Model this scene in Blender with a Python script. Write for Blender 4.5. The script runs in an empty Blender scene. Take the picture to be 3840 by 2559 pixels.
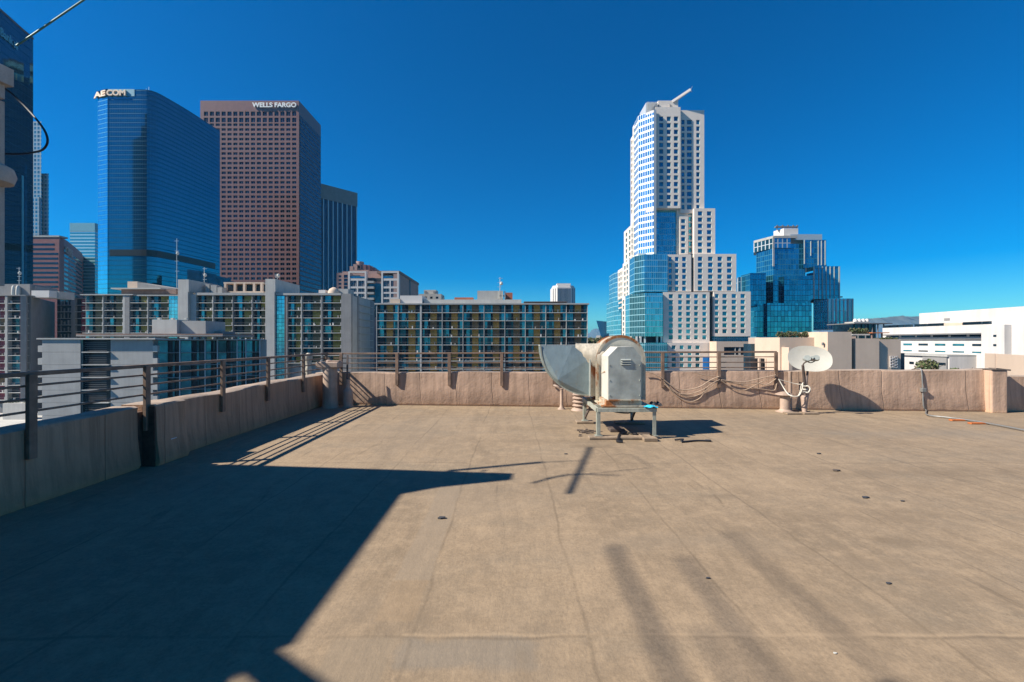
import bpy, bmesh, math, random
from mathutils import Vector, Matrix
R = random.Random(7)
sc = bpy.context.scene
col = sc.collection
F, CX, CY, H = 1653.0, 1920.0, 1279.5, 1.6      # focal length in photo pixels, principal point, eye height above the roof
GZ = -38.0; USE_HAZE = True; HAZE = .00008
SUN = Vector((1.0, .25, -.88)).normalized()     # direction the light travels
def P(x, y, d): return Vector(((x-CX)/F*d, d, H-(y-CY)/F*d))
def ZZ(y, d): return H-(y-CY)/F*d
def XX(x, d): return (x-CX)/F*d

# ---------------------------------------------------------------- materials
MATS = {}
def nt(name):
    m = bpy.data.materials.new(name); m.use_nodes = True
    t = m.node_tree; t.nodes.clear()
    out = t.nodes.new('ShaderNodeOutputMaterial'); b = t.nodes.new('ShaderNodeBsdfPrincipled')
    t.links.new(b.outputs[0], out.inputs[0])
    MATS[name] = m
    return m, t, b
def nd(t, ty, **kw):
    n = t.nodes.new(ty)
    for k, v in kw.items():
        if k.startswith('i_'):
            n.inputs[int(k[2:]) if k[2:].isdigit() else k[2:]].default_value = v
        else: setattr(n, k, v)
    return n
def mth(t, op, a, b=None, c=None):
    n = t.nodes.new('ShaderNodeMath'); n.operation = op
    for i, v in enumerate((a, b, c)):
        if v is None: continue
        if isinstance(v, (int, float)): n.inputs[i].default_value = v
        else: t.links.new(v, n.inputs[i])
    return n.outputs[0]
def mixc(t, f, a, b, mode='MIX'):
    n = t.nodes.new('ShaderNodeMix'); n.data_type = 'RGBA'; n.blend_type = mode
    for i, v in ((0, f), (6, a), (7, b)):
        if isinstance(v, (int, float)): n.inputs[i].default_value = v
        elif isinstance(v, (tuple, list)): n.inputs[i].default_value = (*v[:3], 1)
        else: t.links.new(v, n.inputs[i])
    return n.outputs[2]
def noise(t, vec, scale, detail=4, rough=.55, mscale=None, dist=0):
    if mscale:
        mp = t.nodes.new('ShaderNodeMapping'); mp.inputs[3].default_value = mscale
        t.links.new(vec, mp.inputs[0]); vec = mp.outputs[0]
    n = t.nodes.new('ShaderNodeTexNoise'); t.links.new(vec, n.inputs[0])
    n.inputs['Scale'].default_value = scale; n.inputs['Detail'].default_value = detail
    n.inputs['Roughness'].default_value = rough; n.inputs['Distortion'].default_value = dist
    return n.outputs[0]
def ramp(t, f, a, b):
    n = t.nodes.new('ShaderNodeMapRange'); n.inputs[1].default_value = a; n.inputs[2].default_value = b
    t.links.new(f, n.inputs[0]); n.interpolation_type = 'SMOOTHSTEP'; return n.outputs[0]
def geo(t): return t.nodes.new('ShaderNodeNewGeometry').outputs['Position']
def bump(t, b, h, strength, dist=.02):
    n = t.nodes.new('ShaderNodeBump'); n.inputs['Strength'].default_value = strength
    n.inputs['Distance'].default_value = dist; t.links.new(h, n.inputs['Height']); t.links.new(n.outputs[0], b.inputs['Normal'])
def mul(c, k): return tuple(v*k for v in c)
def mat(name, c, rough=.75, metal=0, var=.12, scale=1.5, streak=0, bmp=0, fine=0):
    m, t, b = nt(name); g = geo(t)
    n = ramp(t, noise(t, g, scale, 5, .6), .3, .7)
    cc = mixc(t, n, mul(c, 1-var), mul(c, 1+var))
    if streak:
        s = ramp(t, noise(t, g, 1., 5, .65, (scale*4, scale*4, scale*.22)), .38, .66)
        cc = mixc(t, mth(t, 'MULTIPLY', s, streak), cc, mul(c, .45))
    if fine:
        f = noise(t, g, scale*22, 3, .7)
        cc = mixc(t, mth(t, 'MULTIPLY', ramp(t, f, .35, .65), fine), cc, mul(c, .6))
    t.links.new(cc, b.inputs['Base Color'])
    b.inputs['Roughness'].default_value = rough; b.inputs['Metallic'].default_value = metal
    if bmp: bump(t, b, noise(t, g, scale*8, 4, .6), bmp)
    return m
def glass(name, c, metal=.75, rough=.06, wav=.04, scale=.25, var=.25):
    m, t, b = nt(name); g = geo(t)
    cc = mixc(t, ramp(t, noise(t, g, scale*1.7, 2), .35, .65), mul(c, 1-var), mul(c, 1+var))
    t.links.new(cc, b.inputs['Base Color']); b.inputs['Metallic'].default_value = metal; b.inputs['Roughness'].default_value = rough
    if wav: bump(t, b, noise(t, g, scale, 2, .5), wav, 1.)
    return m
def curtain(name, gc, fc, fh, mw, lh=.08, lv=.06, metal=.8, rough=.06, var=.2, sp=0, spc=None, wav=.03, z0=0, lmet=0.):
    """curtain wall: glass panes, floor lines and mullions laid out in metres along the wall (uv)"""
    m, t, b = nt(name)
    uv = t.nodes.new('ShaderNodeUVMap').outputs[0]; s = nd(t, 'ShaderNodeSeparateXYZ'); t.links.new(uv, s.inputs[0])
    u = mth(t, 'DIVIDE', s.outputs[0], mw); v = mth(t, 'DIVIDE', mth(t, 'SUBTRACT', s.outputs[1], z0), fh)
    fu = mth(t, 'FRACT', u); fv = mth(t, 'FRACT', v)
    lu = mth(t, 'LESS_THAN', fu, lv); lw = mth(t, 'LESS_THAN', fv, lh)
    line = mth(t, 'MAXIMUM', lu, lw)
    cell = nd(t, 'ShaderNodeCombineXYZ'); t.links.new(mth(t, 'FLOOR', u), cell.inputs[0]); t.links.new(mth(t, 'FLOOR', v), cell.inputs[1])
    wn = nd(t, 'ShaderNodeTexWhiteNoise', noise_dimensions='2D'); t.links.new(cell.outputs[0], wn.inputs[0])
    cc = mixc(t, wn.outputs[0], mul(gc, 1-var), mul(gc, 1+var))
    if sp:
        k = mth(t, 'LESS_THAN', fv, lh+sp); cc = mixc(t, k, cc, spc or mul(gc, .5))
    cc = mixc(t, line, cc, fc)
    t.links.new(cc, b.inputs['Base Color'])
    t.links.new(mth(t, 'MULTIPLY', mth(t, 'SUBTRACT', 1., mth(t, 'MULTIPLY', line, 1.-lmet)), metal), b.inputs['Metallic'])
    t.links.new(mth(t, 'ADD', mth(t, 'MULTIPLY', line, .5), rough), b.inputs['Roughness'])
    if wav:
        g = geo(t); h = mth(t, 'ADD', noise(t, g, .12, 2), mth(t, 'MULTIPLY', wn.outputs[0], .08))
        bump(t, b, h, wav, 1.)
    return m

# ---------------------------------------------------------------- mesh building
class MB:
    def __init__(s): s.v = []; s.f = []; s.m = []; s.uv = {}
    def face(s, pts, mi=0, uvs=None):
        k = len(s.v); s.v += [Vector(p) for p in pts]
        if uvs: s.uv[len(s.f)] = uvs
        s.f.append(list(range(k, k+len(pts)))); s.m.append(mi)
    def hexa(s, p, mi=0):   # p: 4 bottom (ccw from above), 4 top
        k = len(s.v); s.v += [Vector(q) for q in p]
        for f in ((3,2,1,0),(4,5,6,7),(0,1,5,4),(1,2,6,5),(2,3,7,6),(3,0,4,7)):
            s.f.append([k+i for i in f]); s.m.append(mi)
    def box(s, x0, x1, y0, y1, z0, z1, mi=0):
        s.hexa([(x0,y0,z0),(x1,y0,z0),(x1,y1,z0),(x0,y1,z0),(x0,y0,z1),(x1,y0,z1),(x1,y1,z1),(x0,y1,z1)], mi); return s
    def fbox(s, fr, u0, u1, z0, z1, n0, n1, mi=0):   # n1 = outer side
        q = [fr.at(u0,n1), fr.at(u1,n1), fr.at(u1,n0), fr.at(u0,n0)]
        s.hexa([(a[0],a[1],z0) for a in q]+[(a[0],a[1],z1) for a in q], mi); return s
    def prism(s, poly, z0, z1, mi=0, caps=True, ztop=None):
        n = len(poly); zt = ztop or [z1]*n; L = 0
        for i in range(n):
            a, b = poly[i], poly[(i+1) % n]; d = math.hypot(b[0]-a[0], b[1]-a[1]); j = (i+1) % n
            s.face([(a[0],a[1],z0),(b[0],b[1],z0),(b[0],b[1],zt[j]),(a[0],a[1],zt[i])], mi, [(L,z0),(L+d,z0),(L+d,zt[j]),(L,zt[i])]); L += d
        if caps:
            s.face([(p[0],p[1],z) for p, z in zip(poly, zt)], mi); s.face([(p[0],p[1],z0) for p in reversed(poly)], mi)
        return s
    def bar(s, a, b, w, h=None, up=(0,0,1), mi=0):
        a, b = Vector(a), Vector(b); h = h or w; d = (b-a).normalized(); up = Vector(up)
        if abs(d.dot(up)) > .95: up = Vector((0,1,0))
        r = d.cross(up).normalized(); q = r.cross(d)
        r *= w/2; q *= h/2
        s.hexa([a-r-q, a+r-q, a+r+q, a-r+q, b-r-q, b+r-q, b+r+q, b-r+q], mi); return s
    def tube(s, pts, r, seg=8, mi=0, cap=True, smooth=3):
        pts = [Vector(p) for p in pts]
        if smooth and len(pts) > 2:
            o = []
            for i in range(len(pts)-1):
                p0, p1, p2, p3 = pts[max(i-1,0)], pts[i], pts[i+1], pts[min(i+2,len(pts)-1)]
                for k in range(smooth):
                    t = k/smooth
                    o.append(.5*((2*p1)+(p2-p0)*t+(2*p0-5*p1+4*p2-p3)*t*t+(3*p1-p0-3*p2+p3)*t**3))
            pts = o+[pts[-1]]
        rr = r if isinstance(r, (list, tuple)) else [r]*len(pts)
        if len(rr) != len(pts): rr = [rr[0]+(rr[-1]-rr[0])*i/(len(pts)-1) for i in range(len(pts))]
        k = len(s.v); N = None
        for i, p in enumerate(pts):
            d = (pts[min(i+1,len(pts)-1)]-pts[max(i-1,0)]).normalized()
            if N is None: N = d.cross(Vector((0,0,1)) if abs(d.z) < .9 else Vector((0,1,0))).normalized()
            N = (N-d*N.dot(d)).normalized(); B = d.cross(N)
            for j in range(seg):
                a = 2*math.pi*j/seg; s.v.append(p+(N*math.cos(a)+B*math.sin(a))*rr[i])
        for i in range(len(pts)-1):
            for j in range(seg):
                a = k+i*seg+j; b = k+i*seg+(j+1) % seg
                s.f.append([a, a+seg, b+seg, b]); s.m.append(mi)
        if cap:
            s.f.append([k+j for j in range(seg)]); s.m.append(mi)
            e = k+(len(pts)-1)*seg; s.f.append([e+j for j in reversed(range(seg))]); s.m.append(mi)
        return s
    def lathe(s, c, prof, seg=20, mi=0):   # prof (r, z)
        return s.tube([(c[0],c[1],c[2]+z) for r, z in prof], [r for r, z in prof], seg, mi, True, 0) if False else s._lathe(c, prof, seg, mi)
    def _lathe(s, c, prof, seg, mi):
        k = len(s.v)
        for r, z in prof:
            for j in range(seg):
                a = 2*math.pi*j/seg; s.v.append(Vector((c[0]+r*math.cos(a), c[1]+r*math.sin(a), c[2]+z)))
        for i in range(len(prof)-1):
            for j in range(seg):
                a = k+i*seg+j; b = k+i*seg+(j+1) % seg
                s.f.append([a, b, b+seg, a+seg]); s.m.append(mi)
        s.f.append([k+j for j in reversed(range(seg))]); s.m.append(mi)
        e = k+(len(prof)-1)*seg; s.f.append([e+j for j in range(seg)]); s.m.append(mi)
        return s
    def build(s, name, m, parent=None, smooth=False, bevel=0, loc=None):
        me = bpy.data.meshes.new(name)
        o = bpy.data.objects.new(name, me); col.objects.link(o)
        base = Vector((0,0,0))
        if parent is not None:
            o.parent = parent; q = parent
            while q is not None: base += q.location; q = q.parent
        if loc is None and parent is None and s.v:
            xs = [v.x for v in s.v]; ys = [v.y for v in s.v]
            loc = Vector(((min(xs)+max(xs))/2, (min(ys)+max(ys))/2, min(v.z for v in s.v)))
        if loc is not None: o.location = Vector(loc)-base; base = Vector(loc)
        me.from_pydata([v-base for v in s.v], [], s.f)
        mm = m if isinstance(m, (list, tuple)) else [m]
        for x in mm: me.materials.append(MATS[x])
        uvl = me.uv_layers.new(name='UVMap').data
        for i, p in enumerate(me.polygons):
            p.material_index = s.m[i]; p.use_smooth = smooth
            if i in s.uv:
                for li, c in zip(p.loop_indices, s.uv[i]): uvl[li].uv = c
            else:
                n = p.normal
                if abs(n.z) < .8:
                    tx, ty = -n.y, n.x; L = math.hypot(tx, ty) or 1
                    for li, vi in zip(p.loop_indices, p.vertices): w = s.v[vi]; uvl[li].uv = ((w.x*tx+w.y*ty)/L, w.z)
                else:
                    for li, vi in zip(p.loop_indices, p.vertices): w = s.v[vi]; uvl[li].uv = (w.x, w.y)
        if smooth:
            me.set_sharp_from_angle(angle=math.radians(38))
        if bevel:
            bm = o.modifiers.new('Bevel', 'BEVEL'); bm.width = bevel; bm.segments = 2; bm.limit_method = 'ANGLE'
        return o
class Fr:
    """a vertical wall plane: a straight line on plan, u metres along it, n metres out of it"""
    def __init__(s, a, b):
        s.o = Vector((a[0], a[1])); e = Vector((b[0]-a[0], b[1]-a[1])); s.L = e.length; s.e = e.normalized(); s.nn = Vector((s.e.y, -s.e.x))
    def at(s, u, n=0): p = s.o+s.e*u+s.nn*n; return (p.x, p.y)
    def u(s, x):
        k = (x-CX)/F   # ray (k,1)*t
        # o + e u = (k t, t)
        return (k*s.o.y-s.o.x)/(s.e.x-k*s.e.y)
    def z(s, x, y): d = s.at(s.u(x))[1]; return ZZ(y, d)
    def p3(s, u, z, n=0): a = s.at(u, n); return Vector((a[0], a[1], z))
def img(xa, da, xb, db): return Fr((XX(xa,da), da), (XX(xb,db), db))

def tag(o, label=None, cat=None, group=None, kind=None):
    if label: o['label'] = label
    if cat: o['category'] = cat
    if group: o['group'] = group
    if kind: o['kind'] = kind
    return o
def root(name, loc, label, cat, group=None):
    o = bpy.data.objects.new(name, None); col.objects.link(o); o.location = loc; o.empty_display_size = .2
    return tag(o, label, cat, group)
def hundred(rt, specs, name, many, mats, limit=100):
    """specs: (fr,u0,u1,z0,z1,n0,n1,mi). The largest seen become parts of their own, the rest one part"""
    def size(q):
        a = q[0].at(q[1]); b = q[0].at(q[2]); return abs(b[0]/b[1]-a[0]/a[1])*abs(q[4]-q[3])/a[1]
    specs = sorted(specs, key=size, reverse=True)
    for q in specs[:limit]:
        b = MB(); b.fbox(*q[:7]); b.build(name, mats[q[7]], rt)
    if specs[limit:]:
        b = MB()
        for q in specs[limit:]: b.fbox(*q)
        o = b.build(many, mats, rt); o['kind'] = 'stuff'
def lattice(w, wins, fr, U0, U1, Z0, Z1, cols, rows, dep, core, pick=lambda: 0, mi=0, wt=.06):
    """wall pierced by window openings: piers, spandrels, a core behind and panes set back in the openings"""
    cols = sorted(cols); rows = sorted(rows)
    e = [U0]+[c for q in cols for c in q]+[U1]
    for i in range(0, len(e), 2):
        if e[i+1]-e[i] > .01: w.fbox(fr, e[i], e[i+1], Z0, Z1, -dep, 0, mi)
    ez = [Z0]+[c for q in rows for c in q]+[Z1]
    for a, b in cols:
        for i in range(0, len(ez), 2):
            if ez[i+1]-ez[i] > .01: w.fbox(fr, a, b, ez[i], ez[i+1], -dep, 0, mi)
        for z0, z1 in rows: wins.append((fr, a, b, z0, z1, -dep-.1, -dep+wt, pick()))
    w.fbox(fr, U0, U1, Z0, Z1, -core, -dep, mi)
def text(s, fr, u0, z0, h, width, n0, n1, name, m, parent, smx=1., bold=.0):
    cu = bpy.data.curves.new('t', 'FONT'); cu.body = s; cu.size = 1; cu.extrude = .5; cu.offset = bold
    o = bpy.data.objects.new('t', cu); col.objects.link(o)
    dg = bpy.context.evaluated_depsgraph_get(); me = bpy.data.meshes.new_from_object(o.evaluated_get(dg))
    bpy.data.objects.remove(o); xs = [v.co.x for v in me.vertices]; ys = [v.co.y for v in me.vertices]
    x0, x1, y0, y1 = min(xs), max(xs), min(ys), max(ys)
    b = MB()
    for v in me.vertices:
        u = u0+(v.co.x-x0)/(x1-x0)*width; z = z0+(v.co.y-y0)/(y1-y0)*h; n = n0+(v.co.z+.5)*(n1-n0)
        b.v.append(fr.p3(u, z, n))
    for p in me.polygons: b.f.append(list(p.vertices)); b.m.append(0)
    bpy.data.meshes.remove(me)
    return b.build(name, m, parent)
# ---------------------------------------------------------------- materials of the near things
def roof_material():
    m, t, b = nt('roofing'); g = geo(t)
    s = nd(t, 'ShaderNodeSeparateXYZ'); t.links.new(g, s.inputs[0]); X, Y = s.outputs[0], s.outputs[1]
    A = ROOFC
    big = ramp(t, noise(t, g, .45, 6, .6), .32, .68)
    c = mixc(t, big, mul(A, .80), mul(A, 1.14))
    c = mixc(t, mth(t, 'MULTIPLY', ramp(t, noise(t, g, .9, 6, .65, (2.6, .42, 1), .6), .46, .68), .50), c, mul(A, .55))     # streaks where water dried, along the sheets
    c = mixc(t, mth(t, 'MULTIPLY', ramp(t, noise(t, g, .55, 5, .6, (1., 2.2, 1)), .48, .70), .5), c, (A[0]*.70, A[1]*.78, A[2]*.88))  # greyish patches
    c = mixc(t, mth(t, 'MULTIPLY', ramp(t, noise(t, g, 1.3, 4, .6, (3.2, .5, 1), 1.), .63, .76), .75), c, mul(A, .42))
    c = mixc(t, mth(t, 'MULTIPLY', ramp(t, noise(t, g, 34, 4, .85), .38, .62), .50), c, mul(A, .58))
    c = mixc(t, mth(t, 'MULTIPLY', ramp(t, noise(t, g, 5, 6, .85), .42, .68), .50), c, mul(A, 1.34))
    c = mixc(t, mth(t, 'MULTIPLY', ramp(t, noise(t, g, 2.6, 6, .75, (1, .8, 1), .8), .5, .7), .40), c, mul(A, .66))
    c = mixc(t, mth(t, 'MULTIPLY', ramp(t, noise(t, g, 9, 4, .7), .66, .76), .6), c, mul(A, .42))
    c = mixc(t, mth(t, 'MULTIPLY', ramp(t, noise(t, g, .25, 5, .65, (1, 1, 1), 1.), .45, .62), .35), c, (A[0]*.74, A[1]*.80, A[2]*.90))
    def rect(x0, x1, y0, y1, soft=.02, wob=.06):
        nn = mth(t, 'MULTIPLY', mth(t, 'SUBTRACT', noise(t, g, 3.5, 4, .65), .5), wob*2)
        q = []
        for co, a, c_ in ((X, x0, x1), (Y, y0, y1)):
            cc_ = mth(t, 'ADD', co, nn)
            q.append(mth(t, 'MULTIPLY', ramp(t, cc_, a-soft, a+soft), mth(t, 'SUBTRACT', 1., ramp(t, cc_, c_-soft, c_+soft))))
        return mth(t, 'MULTIPLY', q[0], q[1])
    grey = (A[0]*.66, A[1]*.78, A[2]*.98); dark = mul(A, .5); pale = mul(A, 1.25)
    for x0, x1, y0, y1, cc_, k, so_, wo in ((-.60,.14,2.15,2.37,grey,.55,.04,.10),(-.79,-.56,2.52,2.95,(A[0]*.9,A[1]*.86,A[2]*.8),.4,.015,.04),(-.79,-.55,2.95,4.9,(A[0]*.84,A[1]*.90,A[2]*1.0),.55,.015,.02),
            (-.95,-.62,1.5,2.37,(A[0]*.8,A[1]*.86,A[2]*.94),.55,.03,.05),(-.6,3.2,2.385,2.41,pale,.5,.012,.03),(1.75,1.95,2.2,3.8,dark,.22,.1,.12),  # last entry paints a soft shadow streak into the colour
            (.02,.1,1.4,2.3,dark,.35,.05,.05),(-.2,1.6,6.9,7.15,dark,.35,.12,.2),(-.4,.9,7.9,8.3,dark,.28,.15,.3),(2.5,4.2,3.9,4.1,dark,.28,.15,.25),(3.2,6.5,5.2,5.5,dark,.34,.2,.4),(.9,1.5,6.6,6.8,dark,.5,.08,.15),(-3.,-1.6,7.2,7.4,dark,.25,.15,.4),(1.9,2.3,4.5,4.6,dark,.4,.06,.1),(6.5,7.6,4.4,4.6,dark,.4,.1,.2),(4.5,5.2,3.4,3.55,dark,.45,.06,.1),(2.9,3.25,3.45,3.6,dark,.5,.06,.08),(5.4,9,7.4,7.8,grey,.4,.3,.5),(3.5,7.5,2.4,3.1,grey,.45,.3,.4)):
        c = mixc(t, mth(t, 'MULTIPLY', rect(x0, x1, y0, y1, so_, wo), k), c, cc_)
    # laps between the roofing sheets, every .94 m, wandering a little
    w = mth(t, 'MULTIPLY', mth(t, 'SUBTRACT', noise(t, g, .8, 3, .6), .5), .16)
    def lines(coord, period, off, wd):
        f = mth(t, 'FRACT', mth(t, 'DIVIDE', mth(t, 'ADD', mth(t, 'ADD', coord, w), off), period))
        d = mth(t, 'MULTIPLY', mth(t, 'ABSOLUTE', mth(t, 'SUBTRACT', f, .5)), period)
        return mth(t, 'SUBTRACT', 1., ramp(t, d, 0, wd)), f
    l1, f1 = lines(X, .95, .07, .020); l2, f2 = lines(Y, 3.4, -.68, .022); 
    brk = ramp(t, noise(t, g, .7, 4, .6), .30, .58)
    l1 = mth(t, 'MULTIPLY', l1, brk)
    ln = mth(t, 'MAXIMUM', l1, mth(t, 'MULTIPLY', l2, brk))
    c = mixc(t, mth(t, 'MULTIPLY', ln, .45), c, mul(A, .4))
    t.links.new(c, b.inputs['Base Color']); b.inputs['Roughness'].default_value = .9
    h = mth(t, 'ADD', mth(t, 'MULTIPLY', noise(t, g, 60, 3, .7), .12), mth(t, 'ADD', mth(t, 'MULTIPLY', noise(t, g, 2.2, 5, .6, (1.6, .6, 1)), .8), mth(t, 'MULTIPLY', f1, .35)))
    bump(t, b, h, .55, .03)
def wallfelt(name, A):
    m, t, b = nt(name); g = geo(t)
    s = nd(t, 'ShaderNodeSeparateXYZ'); t.links.new(g, s.inputs[0])
    c = mixc(t, ramp(t, noise(t, g, .8, 5, .6), .35, .65), mul(A, .88), mul(A, 1.1))
    v = ramp(t, noise(t, g, 1., 5, .7, (9, 9, .35)), .40, .66)
    c = mixc(t, mth(t, 'MULTIPLY', v, .58), c, mul(A, .50))
    v2 = ramp(t, noise(t, g, 1., 4, .7, (22, 22, .5)), .45, .7)
    c = mixc(t, mth(t, 'MULTIPLY', v2, .35), c, mul(A, .55))
    top = ramp(t, s.outputs[2], .0, .12)
    c = mixc(t, mth(t, 'MULTIPLY', mth(t, 'SUBTRACT', 1., top), .5), c, (A[0]*1.25, A[1]*1.15, A[2]*.95))
    # felt joints
    q = mth(t, 'ADD', mth(t, 'ADD', s.outputs[0], s.outputs[1]), mth(t, 'MULTIPLY', noise(t, g, 1.5, 2), .05))
    f = mth(t, 'ABSOLUTE', mth(t, 'SUBTRACT', mth(t, 'FRACT', mth(t, 'DIVIDE', q, .83)), .5))
    jl = mth(t, 'SUBTRACT', 1., ramp(t, f, 0, .014))
    c = mixc(t, mth(t, 'MULTIPLY', jl, .6), c, mul(A, .3))
    t.links.new(c, b.inputs['Base Color']); b.inputs['Roughness'].default_value = .85
    h = mth(t, 'ADD', noise(t, g, 2.5, 4, .6), mth(t, 'MULTIPLY', noise(t, g, 30, 3, .6), .12))
    bump(t, b, mth(t, 'SUBTRACT', h, mth(t, 'MULTIPLY', jl, .4)), .5, .05)
def rusty():
    m, t, b = nt('rusty_paint'); g = geo(t)
    P0, RU = (.50,.45,.34), (.30,.11,.03)
    c = mixc(t, ramp(t, noise(t, g, 5, 4, .6), .35, .65), mul(P0, .8), mul(P0, 1.1))
    c = mixc(t, ramp(t, noise(t, g, 3.2, 6, .7, (1,1,.55)), .46, .58), c, RU)
    c = mixc(t, mth(t, 'MULTIPLY', ramp(t, noise(t, g, 12, 4, .7), .6, .7), .8), c, (.10,.045,.02))
    t.links.new(c, b.inputs['Base Color']); b.inputs['Roughness'].default_value = .65
    bump(t, b, noise(t, g, 20, 4, .7), .3)
def galv(name, c, a=.35, rough=.42):
    m, t, b = nt(name); g = geo(t)
    cc = mixc(t, ramp(t, noise(t, g, 3.2, 4, .6), .3, .7), mul(c, 1-a), mul(c, 1+a*.6))
    cc = mixc(t, mth(t, 'MULTIPLY', ramp(t, noise(t, g, 7, 5, .7, (1,1,.4)), .58, .75), .45), cc, (.36,.30,.22))
    cc = mixc(t, mth(t, 'MULTIPLY', ramp(t, noise(t, g, 1., 4, .6, (12,12,1.2)), .5, .75), .3), cc, mul(c, .5))
    t.links.new(cc, b.inputs['Base Color']); b.inputs['Metallic'].default_value = .35; b.inputs['Roughness'].default_value = rough
    bump(t, b, noise(t, g, 2.6, 3, .5), .35, .05)
ROOFC = (.290,.208,.128); WALLC = (.50,.335,.235)
roof_material(); wallfelt('wall_felt', WALLC); wallfelt('wall_felt_shade_tint', (.46,.27,.165)); rusty()  # left wall: same felt, reddened to offset blue sky light in shade
galv('galvanised', (.42,.44,.40), .25, .5); galv('casing_face', (.66,.62,.50), .15, .6); galv('duct_metal', (.27,.34,.35), .12, .5)
mat('coping', (.38,.29,.22), .85, 0, .2, 3, .3, .2)
mat('rail_paint', (.20,.13,.09), .6, 0, .3, 6, .2, .1)
mat('rail_dark', (.10,.075,.065), .6, 0, .3, 6)
mat('stucco', (.50,.44,.38), .9, 0, .15, 3, .2, .35, .3)
mat('pipe_paint', (.40,.29,.22), .7, 0, .15, 5, .25, .1)
mat('frame_paint', (.34,.35,.29), .6, 0, .2, 8, .35)
mat('white_duct', (.52,.46,.36), .6, 0, .2, 5, .5, .2)
mat('white_paint_metal', (.58,.55,.48), .5, 0, .08, 6, .25)
mat('black_rubber', (.015,.015,.018), .5)
mat('dark_hole', (.01,.01,.012), .8)
mat('timber', (.30,.22,.15), .85, 0, .3, 6, .4, .2, .3)
mat('rust_block', (.42,.12,.03), .85, 0, .3, 12, 0, .2)
mat('dish_white', (.44,.42,.36), .65, 0, .04, 8)
mat('lnb_grey', (.30,.32,.29), .5, 0, .1, 20)
mat('cable_tan', (.38,.28,.20), .6, 0, .15, 10)
mat('cable_white', (.60,.55,.45), .5, 0, .1, 10)
mat('cable_black', (.012,.012,.014), .5)
mat('conduit_grey', (.22,.22,.21), .4, .3, .1, 10)
mat('bright_cloth', (.02,.42,.62), .8, 0, .2, 20)
mat('green_rod', (.04,.15,.13), .45, .2, .1, 8)
mat('sticker', (.60,.66,.72), .6)
mat('debris', (.05,.05,.055), .8)
mat('recess_shade', (.09,.05,.035), .9, 0, .3, 9)  # dark brown that paints shade into the left wall recess
mat('tar', (.13,.10,.08), .9, 0, .3, 9)
mat('leaf_a', (.055,.085,.025), .7, 0, .4, 2)
mat('leaf_b', (.09,.11,.035), .7, 0, .35, 2)
mat('leaf_c', (.13,.10,.055), .7, 0, .35, 2)
mat('bark', (.12,.09,.06), .9)
mat('asphalt', (.06,.06,.06), .9, 0, .2, .05)
mat('hill', (.075,.085,.07), .95, 0, .35, .002)

# ---------------------------------------------------------------- world, sun, camera
w = bpy.data.worlds.new('World'); sc.world = w; w.use_nodes = True
t = w.node_tree; t.nodes.clear()
out = t.nodes.new('ShaderNodeOutputWorld'); bg = t.nodes.new('ShaderNodeBackground'); sky = t.nodes.new('ShaderNodeTexSky')
sky.sky_type = 'NISHITA'; sky.sun_disc = False
elev = math.asin(-SUN.z); az = math.atan2(-SUN.x, -SUN.y)
sky.sun_elevation = elev; sky.sun_rotation = az
SKYTINT = (.42,1.10,1.27)
sky.altitude = 300; sky.air_density = 1.0; sky.dust_density = .15; sky.ozone_density = 4.0
hs = t.nodes.new('ShaderNodeHueSaturation'); hs.inputs['Saturation'].default_value = 1.75; hs.inputs['Hue'].default_value = .498; hs.inputs['Value'].default_value = 1.0
t.links.new(sky.outputs[0], hs.inputs['Color']); tint = mixc(t, 1., hs.outputs[0], SKYTINT, 'MULTIPLY'); t.links.new(tint, bg.inputs[0]); t.links.new(bg.outputs[0], out.inputs[0])
bg.inputs[1].default_value = .056
sd = bpy.data.lights.new('sun', 'SUN'); sd.energy = 5; sd.angle = math.radians(.55); sd.color = (1, .93, .82)
so = bpy.data.objects.new('sun', sd); col.objects.link(so); so.rotation_euler = SUN.to_track_quat('-Z', 'Y').to_euler(); so.location = (-40, -9, 60)
cd = bpy.data.cameras.new('camera'); cam = bpy.data.objects.new('camera', cd); col.objects.link(cam); sc.camera = cam
cam.location = (0, 0, H); cam.rotation_euler = (math.pi/2, 0, 0); cd.sensor_width = 36; cd.lens = F/3840*36; cd.clip_start = .05; cd.clip_end = 60000
sc.view_settings.view_transform = 'Standard'; sc.view_settings.look = 'None'; sc.view_settings.exposure = 0.80; sc.view_settings.gamma = 1
sc.cycles.max_bounces = 6; sc.cycles.diffuse_bounces = 3; sc.cycles.glossy_bounces = 4; sc.cycles.use_denoising = True

# ---------------------------------------------------------------- our roof
def hexpoly(b, poly, z0, z1, mi=0): b.prism(poly, z0, z1, mi)
XL = -4.68
FW0, FW1 = (-4.70, 11.16), (9.6, 10.06)     # inner foot of the far wall
far = Fr(FW0, FW1)
b = MB(); b.prism([(-4.9,-6),(16,-6),(16,9.95),(9.6,10.2),(-4.9,11.3)], -.35, 0)
tag(b.build('roof_deck', 'roofing'), kind='structure')

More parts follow.
